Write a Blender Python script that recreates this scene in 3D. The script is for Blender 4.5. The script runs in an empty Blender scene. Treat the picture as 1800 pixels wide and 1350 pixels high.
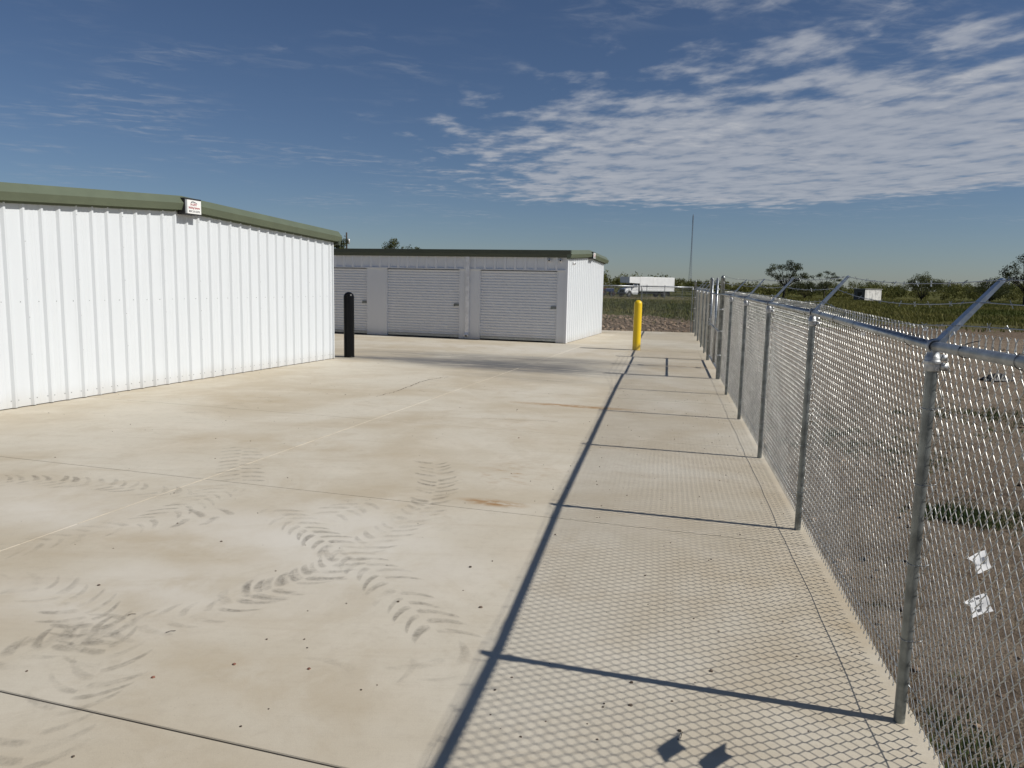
import bpy, math, random
import numpy as np
from mathutils import Vector, Matrix

# ------------------------------------------------------------------ camera, world, sun, exposure
scene = bpy.context.scene
COL = scene.collection
CAM_H, FPX, HOR, ROLL = 1.92, 1352.0, 496.0, math.radians(1.2)
PIT = math.atan((675 - HOR) / FPX)
SUN_AZ, SUN_EL = math.radians(-16.2), math.radians(41.6)

cam_d = bpy.data.cameras.new('camera'); cam = bpy.data.objects.new('camera', cam_d); COL.objects.link(cam)
cam_d.sensor_width = 36; cam_d.lens = FPX / 1800 * 36; cam_d.clip_start = 0.05; cam_d.clip_end = 6000
_r = Vector((math.cos(ROLL), math.sin(ROLL) * math.sin(PIT), math.sin(ROLL) * math.cos(PIT)))
_u = Vector((-math.sin(ROLL), math.cos(ROLL) * math.sin(PIT), math.cos(ROLL) * math.cos(PIT)))
_f = Vector((0, math.cos(PIT), -math.sin(PIT)))
cam.matrix_world = Matrix(((_r.x, _u.x, -_f.x, 0), (_r.y, _u.y, -_f.y, 0), (_r.z, _u.z, -_f.z, CAM_H), (0, 0, 0, 1)))
scene.camera = cam
scene.render.resolution_x, scene.render.resolution_y = 1024, 768
scene.view_settings.view_transform = 'Standard'; scene.view_settings.look = 'None'
scene.view_settings.exposure = 0.0; scene.view_settings.gamma = 1.0
scene.view_settings.use_curve_mapping = False

def ray(x, y):
    return _f + _r * ((x - 900) / FPX) + _u * (-(y - 675) / FPX)
def G(x, y, z=0.0):                       # photo pixel -> point on the level z
    d = ray(x, y); t = (z - CAM_H) / d.z
    return Vector((d.x * t, d.y * t, z))
def at(x, y, Y):                          # photo pixel -> point at depth Y
    d = ray(x, y); t = Y / d.y
    return Vector((d.x * t, Y, CAM_H + d.z * t))

def N(nt, t, **kw):
    n = nt.nodes.new(t)
    for k, v in kw.items():
        if k.startswith('i_'):
            n.inputs[k[2:].replace('_', ' ')].default_value = v
        else: setattr(n, k, v)
    return n

world = bpy.data.worlds.new('World'); scene.world = world; world.use_nodes = True
wt = world.node_tree; wt.nodes.clear()
def build_world():
    nt = wt; L = nt.links.new
    sky = N(nt, 'ShaderNodeTexSky', sky_type='NISHITA', sun_disc=False)
    sky.sun_elevation = SUN_EL; sky.sun_rotation = math.radians(90) - SUN_AZ
    sky.altitude = 0; sky.air_density = 0.85; sky.dust_density = 0.25; sky.ozone_density = 2.5
    tc = N(nt, 'ShaderNodeTexCoord')
    sep = N(nt, 'ShaderNodeSeparateXYZ'); L(tc.outputs['Generated'], sep.inputs[0])
    def M(op, a, b=None, c=None, clamp=False):
        n = N(nt, 'ShaderNodeMath', operation=op, use_clamp=clamp)
        for i, v in enumerate((a, b, c)):
            if v is None: continue
            if isinstance(v, (int, float)): n.inputs[i].default_value = v
            else: L(v, n.inputs[i])
        return n.outputs[0]
    zc = M('MAXIMUM', sep.outputs[2], 0.03)
    px = M('DIVIDE', sep.outputs[0], zc); py = M('DIVIDE', sep.outputs[1], zc)   # a cloud deck at unit height
    def noise(sx, sy, ox, oy, scale, det, rough, dist=0.0, rot=0.0):
        cr, sr = math.cos(rot), math.sin(rot)
        qx = M('ADD', M('MULTIPLY', px, cr * sx), M('MULTIPLY', py, sr * sx))
        qy = M('ADD', M('MULTIPLY', px, -sr * sy), M('MULTIPLY', py, cr * sy))
        cb = N(nt, 'ShaderNodeCombineXYZ'); L(M('ADD', qx, ox), cb.inputs[0]); L(M('ADD', qy, oy), cb.inputs[1])
        n = N(nt, 'ShaderNodeTexNoise', noise_dimensions='2D'); n.inputs['Scale'].default_value = scale
        n.inputs['Detail'].default_value = det; n.inputs['Roughness'].default_value = rough; n.inputs['Distortion'].default_value = dist
        L(cb.outputs[0], n.inputs['Vector']); return n.outputs[0]
    def ss(x, a, b):
        n = N(nt, 'ShaderNodeMapRange', interpolation_type='SMOOTHSTEP')
        L(x, n.inputs[0]); n.inputs[1].default_value = a; n.inputs[2].default_value = b; return n.outputs[0]
    big = noise(1, 1, 3.1, 7.7, 0.55, 3, 0.5)
    big2 = noise(1, 1, 13.1, 2.7, 1.6, 4, 0.55)
    puff = noise(1, 0.72, 0.4, 5.2, 3.6, 5, 0.52, 0.0, 0.25)
    fine = noise(1, 0.72, 9.4, 1.2, 10.0, 4, 0.55, 0.0, 0.25)
    # the main deck: its far edge, its fraying left and near edges
    far = M('SUBTRACT', M('SUBTRACT', 10.5, M('MULTIPLY', M('MAXIMUM', M('SUBTRACT', px, 3.4), 0.0), 1.8)), py)
    far = M('ADD', far, M('MULTIPLY', M('SUBTRACT', big2, 0.5), 1.6))
    fmask = ss(far, -0.4, 2.0)
    near = M('SUBTRACT', py, M('SUBTRACT', 3.45, M('MULTIPLY', px, 0.5)))
    near = M('ADD', near, M('MULTIPLY', M('SUBTRACT', big, 0.5), 2.0))
    nmask = ss(near, -0.9, 2.6)
    left = M('ADD', px, M('MULTIPLY', M('SUBTRACT', big2, 0.5), 1.6))
    lmask = ss(left, -1.5, 1.3)
    deck = M('MULTIPLY', M('MULTIPLY', fmask, nmask), lmask)
    tex = M('ADD', M('MULTIPLY', puff, 0.76), M('MULTIPLY', fine, 0.24))
    dens = M('ADD', M('MULTIPLY', deck, 0.70), M('SUBTRACT', M('MULTIPLY', tex, 1.6), 0.97))
    dens = ss(dens, -0.05, 0.52)
    dens = M('MULTIPLY', dens, ss(deck, 0.0, 0.18))
    # scattered thin wisps elsewhere
    w1 = noise(1, 1.0, 8.3, 3.4, 0.75, 2, 0.5)
    w2 = noise(1, 1.5, 2.3, 14.4, 4.2, 5, 0.6, 0.3, 0.3)
    wisp = M('MULTIPLY', ss(w1, 0.46, 0.72), ss(w2, 0.42, 0.82))
    dens = M('ADD', M('MULTIPLY', dens, 0.78), M('MULTIPLY', wisp, 0.42), clamp=True)
    dens = M('MULTIPLY', dens, ss(sep.outputs[2], 0.05, 0.10))
    mix = N(nt, 'ShaderNodeMix', data_type='RGBA')
    cc = N(nt, 'ShaderNodeMix', data_type='RGBA')
    L(ss(tex, 0.35, 0.65), cc.inputs[0])
    cc.inputs[6].default_value = (3.2, 3.5, 4.1, 1); cc.inputs[7].default_value = (4.2, 4.4, 4.85, 1)
    gm = N(nt, 'ShaderNodeMix', data_type='RGBA', blend_type='MULTIPLY'); gm.inputs[0].default_value = 1.0
    gm.inputs[7].default_value = (0.45, 0.485, 0.552, 1); L(sky.outputs[0], gm.inputs[6])
    L(dens, mix.inputs[0]); L(gm.outputs[2], mix.inputs[6]); L(cc.outputs[2], mix.inputs[7])
    bg = N(nt, 'ShaderNodeBackground'); bg.inputs[1].default_value = 0.1; L(mix.outputs[2], bg.inputs[0])
    out = N(nt, 'ShaderNodeOutputWorld'); L(bg.outputs[0], out.inputs[0])
build_world()

sun_d = bpy.data.lights.new('sun', 'SUN'); sun_d.energy = 4.2; sun_d.angle = math.radians(0.53); sun_d.color = (1.0, 0.965, 0.91)
sun = bpy.data.objects.new('sun', sun_d); COL.objects.link(sun)
to_sun = Vector((math.cos(SUN_EL) * math.cos(SUN_AZ), math.cos(SUN_EL) * math.sin(SUN_AZ), math.sin(SUN_EL)))
sun.rotation_euler = to_sun.to_track_quat('Z', 'Y').to_euler(); sun.location = (20, -6, 30)

# ------------------------------------------------------------------ materials
def new_mat(name):
    m = bpy.data.materials.new(name); m.use_nodes = True
    return m, m.node_tree, m.node_tree.nodes['Principled BSDF']
class NT:                                  # little helper to write shader maths
    def __init__(s, nt): s.nt = nt; s.L = nt.links.new
    def m(s, op, a, b=None, c=None, clamp=False):
        n = N(s.nt, 'ShaderNodeMath', operation=op, use_clamp=clamp)
        for i, v in enumerate((a, b, c)):
            if v is None: continue
            if isinstance(v, (int, float)): n.inputs[i].default_value = v
            else: s.L(v, n.inputs[i])
        return n.outputs[0]
    def ss(s, x, a, b):
        n = N(s.nt, 'ShaderNodeMapRange', interpolation_type='SMOOTHSTEP')
        s.L(x, n.inputs[0]); n.inputs[1].default_value = a; n.inputs[2].default_value = b; return n.outputs[0]
    def noise(s, vec, scale, det=4, rough=0.55, dist=0.0):
        n = N(s.nt, 'ShaderNodeTexNoise'); n.inputs['Scale'].default_value = scale; n.inputs['Detail'].default_value = det
        n.inputs['Roughness'].default_value = rough; n.inputs['Distortion'].default_value = dist
        if vec is not None: s.L(vec, n.inputs['Vector'])
        return n.outputs[0]
    def mix(s, f, a, b):
        n = N(s.nt, 'ShaderNodeMix', data_type='RGBA')
        for i, v in ((0, f), (6, a), (7, b)):
            if isinstance(v, (int, float)): n.inputs[i].default_value = v
            elif isinstance(v, tuple): n.inputs[i].default_value = (*v, 1) if len(v) == 3 else v
            else: s.L(v, n.inputs[i])
        return n.outputs[2]
    def mapped(s, vec, rot=0.0, scale=(1, 1, 1), loc=(0, 0, 0)):
        n = N(s.nt, 'ShaderNodeMapping'); n.inputs['Rotation'].default_value = (0, 0, rot)
        n.inputs['Scale'].default_value = scale; n.inputs['Location'].default_value = loc
        s.L(vec, n.inputs['Vector']); return n.outputs[0]
    def bump(s, h, strength, dist, normal_in):
        n = N(s.nt, 'ShaderNodeBump'); n.inputs['Strength'].default_value = strength; n.inputs['Distance'].default_value = dist
        s.L(h, n.inputs['Height']); s.L(n.outputs[0], normal_in)
def simple(name, col, rough=0.5, metal=0.0, var=0.12, scale=6.0, bump=0.0, bscale=60.0, coord='Object'):
    m, nt, b = new_mat(name); h = NT(nt)
    tc = N(nt, 'ShaderNodeTexCoord'); v = tc.outputs[coord]
    n = h.noise(v, scale, 5, 0.6)
    lo = tuple(c * (1 - var) for c in col); hi = tuple(min(1, c * (1 + var)) for c in col)
    h.L(h.mix(h.ss(n, 0.3, 0.7), lo, hi), b.inputs['Base Color'])
    b.inputs['Roughness'].default_value = rough; b.inputs['Metallic'].default_value = metal
    if bump: h.bump(h.noise(v, bscale, 4, 0.6), bump, 0.01, b.inputs['Normal'])
    return m

MAT = {}
def grime_paint(name, col, rough, dirt=(0.42, 0.36, 0.28), amt=0.35):
    m, nt, b = new_mat(name); h = NT(nt)
    geo = N(nt, 'ShaderNodeNewGeometry'); p = geo.outputs['Position']
    sep = N(nt, 'ShaderNodeSeparateXYZ'); h.L(p, sep.inputs[0])
    n = h.noise(h.mapped(p, 0, (1, 1, 0.25)), 3.0, 5, 0.6)
    base = h.mix(h.ss(n, 0.3, 0.75), tuple(c * 0.97 for c in col), col)
    splash = h.m('MULTIPLY', h.m('SUBTRACT', 1.0, h.ss(h.m('ADD', sep.outputs[2], h.m('MULTIPLY', n, 0.25)), 0.05, 0.42)), amt)
    h.L(h.mix(splash, base, dirt), b.inputs['Base Color'])
    b.inputs['Roughness'].default_value = rough
    h.bump(h.noise(h.mapped(p, 0, (1, 1, .5)), 2.2, 2, 0.5), 0.22, 0.02, b.inputs['Normal'])
    return m
MAT['wall'] = grime_paint('white_wall_paint', (0.665, 0.69, 0.70), 0.45)
MAT['grey_wall'] = grime_paint('front_wall_paint', (0.76, 0.77, 0.785), 0.45)
MAT['door'] = grime_paint('door_paint', (0.78, 0.79, 0.805), 0.42)
MAT['green'] = simple('green_trim_paint', (0.118, 0.140, 0.090), 0.45, 0, 0.06, 2.0)
MAT['gutter'] = simple('shaded_trim_paint', (0.056, 0.068, 0.046), 0.5, 0, 0.06, 2.0)  # trim green made darker, the gutter's shade put into its colour
MAT['galv_roof'] = simple('roof_sheet', (0.45, 0.47, 0.46), 0.4, 0.5, 0.1)
MAT['dark'] = simple('dark_gap', (0.02, 0.02, 0.02), 0.8)
MAT['black_metal'] = simple('black_metal', (0.03, 0.03, 0.03), 0.45)
MAT['white_plastic'] = simple('white_plastic', (0.8, 0.8, 0.8), 0.35)
MAT['sign_white'] = simple('sign_white', (0.82, 0.82, 0.78), 0.4, 0, 0.02)
MAT['print_red'] = simple('print_red', (0.35, 0.04, 0.05), 0.5)
MAT['print_black'] = simple('print_black', (0.03, 0.03, 0.035), 0.5)
MAT['bollard_yellow'] = simple('yellow_plastic', (0.85, 0.58, 0.01), 0.38, 0, 0.05, 3.0, 0.03, 30)
MAT['bollard_black'] = simple('black_plastic', (0.0035, 0.0035, 0.004), 0.30, 0, 0.1, 3.0, 0.03, 30)
MAT['bollard_black'].node_tree.nodes['Principled BSDF'].inputs['Specular IOR Level'].default_value = 0.22
MAT['galv'] = simple('galvanized_steel', (0.40, 0.42, 0.43), 0.36, 0.8, 0.22, 14.0, 0.05, 120)
MAT['galv_post'] = simple('galvanized_post', (0.235, 0.25, 0.24), 0.42, 0.65, 0.3, 10.0, 0.05, 90)
MAT['galv_arm'] = simple('galvanized_arm', (0.46, 0.50, 0.55), 0.38, 0.85, 0.15, 25.0, 0.06, 80)
MAT['zinc'] = simple('zinc_casting', (0.50, 0.51, 0.51), 0.48, 0.7, 0.25, 30.0)
MAT['wire'] = simple('mesh_wire', (0.56, 0.56, 0.53), 0.36, 0.62, 0.2, 9.0)
MAT['tie'] = simple('tie_wire', (0.10, 0.10, 0.10), 0.5, 0.6, 0.2)
MAT['paper'] = simple('paper_tag', (0.83, 0.84, 0.85), 0.6, 0, 0.04, 20)
def paper_mat():
    m, nt, b = new_mat('thin_paper'); h = NT(nt)
    geo = N(nt, 'ShaderNodeNewGeometry'); col = h.mix(h.ss(h.noise(geo.outputs['Position'], 40, 4, .6), .3, .7), (.80, .81, .82), (.88, .88, .87))
    h.L(col, b.inputs['Base Color']); b.inputs['Roughness'].default_value = .6
    tr = N(nt, 'ShaderNodeBsdfTranslucent'); h.L(col, tr.inputs[0]); mx = N(nt, 'ShaderNodeMixShader'); mx.inputs[0].default_value = .6
    h.L(b.outputs[0], mx.inputs[1]); h.L(tr.outputs[0], mx.inputs[2]); h.L(mx.outputs[0], nt.nodes['Material Output'].inputs[0]); return m
MAT['paper'] = paper_mat()
MAT['wood'] = simple('pole_wood', (0.06, 0.045, 0.035), 0.85, 0, 0.3, 5)
MAT['bark'] = simple('bark', (0.05, 0.04, 0.03), 0.9, 0, 0.3, 6)
MAT['mast'] = simple('mast_steel', (0.22, 0.25, 0.30), 0.6, 0.2)
MAT['truck_white'] = simple('truck_white', (0.80, 0.80, 0.78), 0.4, 0, 0.04, 1)
MAT['glass'] = simple('dark_glass', (0.02, 0.025, 0.03), 0.08)
MAT['rubber'] = simple('rubber', (0.02, 0.02, 0.02), 0.85)
MAT['rim'] = simple('wheel_rim', (0.6, 0.6, 0.58), 0.4, 0.5)
MAT['tractor_red'] = simple('tractor_red', (0.28, 0.05, 0.03), 0.5)
MAT['tractor_blue'] = simple('tractor_blue', (0.03, 0.05, 0.12), 0.45)
MAT['shed_white'] = simple('shed_white', (0.72, 0.70, 0.66), 0.6, 0, 0.25, 1.2)
MAT['shed_dark'] = simple('shed_end', (0.12, 0.11, 0.10), 0.7)
MAT['pebble'] = simple('pebble', (0.10, 0.075, 0.055), 0.9, 0, 0.6, 15)
MAT['red_bit'] = simple('reddish_chip', (0.20, 0.09, 0.06), 0.9, 0, 0.3, 15)
MAT['plastic_black'] = simple('black_sheet', (0.012, 0.012, 0.012), 0.55)
MAT['sealant'] = simple('joint_sealant', (0.60, 0.535, 0.42), 0.9, 0, 0.12, 3)

def foliage(name, c0, c1, scale, trans=0.25):
    m, nt, b = new_mat(name); h = NT(nt)
    geo = N(nt, 'ShaderNodeNewGeometry')
    n = h.noise(geo.outputs['Position'], scale, 3, 0.6)
    col = h.mix(h.ss(n, 0.35, 0.65), c0, c1)
    rnd = N(nt, 'ShaderNodeHueSaturation'); h.L(col, rnd.inputs['Color'])
    rv = h.m('ADD', 0.7, h.m('MULTIPLY', geo.outputs['Random Per Island'], 0.6)); h.L(rv, rnd.inputs['Value'])
    h.L(rnd.outputs[0], b.inputs['Base Color']); b.inputs['Roughness'].default_value = 0.75
    b.inputs['Specular IOR Level'].default_value = 0.15
    tr = N(nt, 'ShaderNodeBsdfTranslucent'); h.L(rnd.outputs[0], tr.inputs[0])
    mx = N(nt, 'ShaderNodeMixShader'); mx.inputs[0].default_value = trans
    h.L(b.outputs[0], mx.inputs[1]); h.L(tr.outputs[0], mx.inputs[2]); h.L(mx.outputs[0], nt.nodes['Material Output'].inputs[0])
    return m
MAT['brush'] = foliage('brush_leaves', (0.080, 0.090, 0.024), (0.15, 0.145, 0.042), 0.08)
MAT['mesquite'] = foliage('mesquite_leaves', (0.040, 0.050, 0.022), (0.080, 0.090, 0.034), 0.6)
MAT['bush'] = foliage('bush_leaves', (0.060, 0.070, 0.022), (0.105, 0.11, 0.036), 0.5)
MAT['grass'] = foliage('grass_blades', (0.080, 0.095, 0.020), (0.165, 0.150, 0.045), 0.05)
MAT['weed'] = foliage('weed_leaves', (0.035, 0.06, 0.02), (0.08, 0.10, 0.035), 1.5)
MAT['straw'] = foliage('dry_straw', (0.22, 0.17, 0.10), (0.36, 0.29, 0.18), 2.0)

AX = math.radians(73.2)                    # the axis along which the yard was poured
UX = Vector((math.cos(AX), math.sin(AX))); VX = Vector((math.sin(AX), -math.cos(AX)))

def concrete():
    m, nt, b = new_mat('concrete'); h = NT(nt)
    geo = N(nt, 'ShaderNodeNewGeometry'); p = geo.outputs['Position']
    sep = N(nt, 'ShaderNodeSeparateXYZ'); h.L(p, sep.inputs[0])
    broad = h.noise(p, 0.35, 4, 0.55, 0.6); mid = h.noise(p, 1.5, 5, 0.6, 0.5); fine = h.noise(p, 14, 6, 0.7); grit = h.noise(p, 160, 3, 0.7)
    swp = h.noise(h.mapped(p, -math.radians(-17), (0.35, 2.2, 1)), 1.4, 5, 0.6, 0.7)
    col = h.mix(h.ss(broad, 0.38, 0.62), (0.520, 0.452, 0.338), (0.605, 0.555, 0.452))
    col = h.mix(h.m('MULTIPLY', h.ss(mid, 0.45, 0.75), 0.45), col, (0.68, 0.62, 0.51))
    col = h.mix(h.m('MULTIPLY', h.ss(swp, 0.5, 0.78), 0.42), col, (0.455, 0.375, 0.265))
    col = h.mix(h.m('MULTIPLY', h.ss(fine, 0.45, 0.8), 0.24), col, (0.38, 0.32, 0.24))
    col = h.mix(h.m('MULTIPLY', h.ss(grit, 0.35, 0.75), 0.20), col, (0.34, 0.30, 0.23))
    dust = h.noise(p, 0.9, 6, 0.68, 1.2)
    col = h.mix(h.m('MULTIPLY', h.ss(dust, 0.50, 0.66), 0.30), col, (0.44, 0.365, 0.255))
    dapple = h.noise(p, 5.0, 6, 0.72, 0.8)
    col = h.mix(h.m('MULTIPLY', h.ss(dapple, 0.52, 0.70), 0.22), col, (0.40, 0.345, 0.26))
    broom = h.noise(h.mapped(p, -math.radians(-17), (1.5, 90, 1)), 1.0, 3, 0.6)
    col = h.mix(h.m('MULTIPLY', h.ss(broom, 0.5, 0.75), 0.10), col, (0.36, 0.31, 0.24))
    speck = N(nt, 'ShaderNodeTexVoronoi'); speck.inputs['Scale'].default_value = 38; h.L(p, speck.inputs['Vector'])
    sk = h.m('MULTIPLY', h.m('SUBTRACT', 1.0, h.ss(speck.outputs['Distance'], 0.03, 0.10)), h.ss(h.noise(p, 1.1, 3, .6), .5, .62))
    col = h.mix(h.m('MULTIPLY', sk, 0.6), col, (0.20, 0.17, 0.13))
    def spot(cx, cy, ang, a, bb, color, amt, ns=2.0, stretch=(1, 1, 1), lo=0.4, hi=0.7):
        nonlocal col
        q = N(nt, 'ShaderNodeVectorMath', operation='SUBTRACT'); h.L(p, q.inputs[0]); q.inputs[1].default_value = (cx, cy, 0)
        q = h.mapped(q.outputs[0], -ang)
        s2 = N(nt, 'ShaderNodeSeparateXYZ'); h.L(q, s2.inputs[0])
        r = h.m('SQRT', h.m('ADD', h.m('POWER', h.m('DIVIDE', s2.outputs[0], a), 2.0), h.m('POWER', h.m('DIVIDE', s2.outputs[1], bb), 2.0)))
        fall = h.m('SUBTRACT', 1.0, h.ss(r, 0.15, 1.0))
        nn = h.noise(h.mapped(q, 0, stretch), ns, 5, 0.65, 0.5)
        f = h.m('MULTIPLY', h.m('MULTIPLY', fall, h.ss(nn, lo, hi)), amt)
        col = h.mix(f, col, color)
    A17 = math.radians(-17)
    grey = (0.135, 0.134, 0.132)
    for (x, y, a, bb, am, rot) in ((720, 632, 3.6, 0.9, 0.85, -14), (860, 640, 3.6, 1.7, 1.0, -17), (960, 648, 3.0, 1.6, 0.85, -22),
                              (1010, 636, 3.4, 1.3, 0.6, -15), (820, 626, 5.0, 1.3, 0.55, -15), (640, 628, 3.0, 0.5, 0.35, -12), (930, 665, 2.6, 0.8, 0.25, -25)):
        c = G(x, y); spot(c.x, c.y, math.radians(rot), a, bb, grey, am, 1.6, (0.5, 3.2, 1), 0.30, 0.56)
    pale = (0.66, 0.62, 0.54)
    for (x, y, a, bb, am) in ((900, 612, 5, 1.6, 0.6), (500, 930, 1.6, 0.7, 0.55), (130, 905, 1.2, 0.6, 0.5), (330, 1030, 1.3, 0.45, 0.6), (640, 905, 1.2, .5, 0.5), (560, 970, 2.2, 1.0, .55), (60, 880, 1.6, .8, .45), (150, 1060, 1.3, .5, .5)):
        c = G(x, y); spot(c.x, c.y, A17, a, bb, pale, am, 1.6, (1, 1, 1), 0.3, 0.6)
    tan = (0.44, 0.355, 0.235)
    for (x, y, a, bb, am) in ((420, 700, 2.2, 0.9, 0.45), (500, 780, 2.4, 0.7, 0.5), (300, 960, 1.2, 0.35, 0.5), (450, 1190, 1.0, 0.35, 0.5), (700, 880, 1.0, 0.5, 0.4), (1500, 1090, 0.30, 0.6, 0.9), (1440, 1010, .4, .5, .6), (1300, 1010, .7, .4, .4), (1360, 870, .3, .8, .5), (1180, 650, .9, .7, .5)):
        c = G(x, y); spot(c.x, c.y, A17, a, bb, tan, am, 2.2, (1, 1, 1), 0.3, 0.65)
    rust = (0.34, 0.20, 0.085)
    for (x, y, a, bb, am, lo) in ((865, 884, 0.42, 0.15, 1.0, 0.36), (1010, 714, 1.4, 0.2, 0.9, 0.34), (905, 830, 0.5, 0.8, 0.65, 0.48), (930, 745, 0.6, 1.6, 0.30, 0.5), (1215, 645, 1.2, 0.35, 0.55, .42)):
        c = G(x, y); spot(c.x, c.y, A17, a, bb, rust, am, 4.0, (1.2, 3, 1), lo, lo + 0.22)
    # dust blown against the fence
    wn = h.noise(p, 0.8, 3, 0.6)
    h.L(col, b.inputs['Base Color'])
    b.inputs['Roughness'].default_value = 0.88; b.inputs['Specular IOR Level'].default_value = 0.25
    ht = h.m('ADD', h.m('MULTIPLY', fine, 0.6), h.m('MULTIPLY', grit, 0.4))
    h.bump(ht, 0.25, 0.006, b.inputs['Normal'])
    return m
MAT['concrete'] = concrete()

def soil():
    m, nt, b = new_mat('soil'); h = NT(nt)
    geo = N(nt, 'ShaderNodeNewGeometry'); p = geo.outputs['Position']
    sep = N(nt, 'ShaderNodeSeparateXYZ'); h.L(p, sep.inputs[0]); X, Y = sep.outputs[0], sep.outputs[1]
    n1 = h.noise(p, 0.22, 4, 0.6, 0.5); n2 = h.noise(p, 1.3, 5, 0.65, 0.4); n3 = h.noise(p, 9, 6, 0.7); n4 = h.noise(p, 60, 4, 0.7)
    streak = h.noise(h.mapped(p, 0, (0.25, 1.6, 1)), 1.0, 5, 0.6, 0.5)
    dirt = h.mix(h.ss(n1, 0.3, 0.7), (0.245, 0.186, 0.130), (0.345, 0.278, 0.205))
    dirt = h.mix(h.m('MULTIPLY', h.ss(n2, 0.46, 0.62), 0.75), dirt, (0.145, 0.108, 0.076))
    dirt = h.mix(h.m('MULTIPLY', h.ss(streak, 0.55, 0.72), 0.55), dirt, (0.115, 0.080, 0.052))
    dirt = h.mix(h.m('MULTIPLY', h.ss(n3, 0.48, 0.62), 0.6), dirt, (0.37, 0.295, 0.215))
    dirt = h.mix(h.m('MULTIPLY', h.ss(n4, 0.5, 0.66), 0.75), dirt, (0.095, 0.07, 0.048))
    pale = h.m('MULTIPLY', h.m('MULTIPLY', h.ss(X, 4.0, 11.0), h.ss(n2, 0.35, 0.6)), 0.5)
    dirt = h.mix(pale, dirt, (0.41, 0.325, 0.24))
    # brown turned earth just behind the far edge of the yard
    brown = h.m('MULTIPLY', h.ss(Y, 30.0, 36.0), h.ss(n3, 0.25, 0.6))
    dirt = h.mix(h.m('MULTIPLY', brown, 0.7), dirt, (0.11, 0.072, 0.042))
    g1 = h.noise(p, 0.06, 4, 0.6); g2 = h.noise(h.mapped(p, 0, (1, 0.35, 1)), 0.5, 5, 0.65)
    grass = h.mix(h.ss(g1, 0.35, 0.65), (0.070, 0.078, 0.018), (0.105, 0.100, 0.030))
    grass = h.mix(h.m('MULTIPLY', h.ss(g2, 0.5, 0.72), 0.6), grass, (0.15, 0.12, 0.05))
    edge = h.m('ADD', Y, h.m('MULTIPLY', h.m('SUBTRACT', n1, 0.5), 30.0))
    edge = h.m('ADD', edge, h.m('MULTIPLY', h.m('SUBTRACT', n2, 0.5), 10.0))
    edge = h.m('SUBTRACT', edge, h.m('MULTIPLY', h.ss(X, 10, 40), -4.0))
    gm = h.ss(edge, 42.0, 52.0)
    col = h.mix(gm, dirt, grass)
    # pale dirt track on which the truck stands
    tr = h.m('MULTIPLY', h.ss(Y, 112.0, 118.0), h.m('SUBTRACT', 1.0, h.ss(Y, 139.0, 147.0)))
    tr = h.m('MULTIPLY', tr, h.m('SUBTRACT', 1.0, h.ss(X, 32.0, 44.0)))
    col = h.mix(h.m('MULTIPLY', tr, h.ss(g2, 0.3, 0.6)), col, (0.20, 0.16, 0.10))
    h.L(col, b.inputs['Base Color']); b.inputs['Roughness'].default_value = 0.95; b.inputs['Specular IOR Level'].default_value = 0.1
    ht = h.m('ADD', h.m('MULTIPLY', n3, 0.5), h.m('MULTIPLY', n4, 0.3))
    h.bump(ht, 1.0, 0.16, b.inputs['Normal'])
    return m
MAT['soil'] = soil()

def tread_mat():
    m, nt, b = new_mat('dried_mud_print'); h = NT(nt)
    geo = N(nt, 'ShaderNodeNewGeometry'); p = geo.outputs['Position']
    at_ = N(nt, 'ShaderNodeAttribute', attribute_name='amt')
    n = h.noise(p, 7, 5, 0.7, 0.6); n2 = h.noise(p, 45, 4, 0.7)
    a = h.m('MULTIPLY', h.m('MULTIPLY', at_.outputs['Fac'], 0.80), h.m('MULTIPLY', h.ss(n, 0.25, 0.70), h.ss(h.noise(p, 2.4, 3, .6), .28, .60)))
    a = h.m('MULTIPLY', a, h.m('ADD', 0.45, h.m('MULTIPLY', h.ss(n2, 0.3, 0.65), 0.55)), clamp=True)
    b.inputs['Base Color'].default_value = (0.20, 0.18, 0.15, 1); b.inputs['Roughness'].default_value = 0.9
    tr = N(nt, 'ShaderNodeBsdfTransparent'); mx = N(nt, 'ShaderNodeMixShader')
    h.L(a, mx.inputs[0]); h.L(tr.outputs[0], mx.inputs[1]); h.L(b.outputs[0], mx.inputs[2]); h.L(mx.outputs[0], nt.nodes['Material Output'].inputs[0])
    return m
MAT['tread'] = tread_mat()

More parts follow.
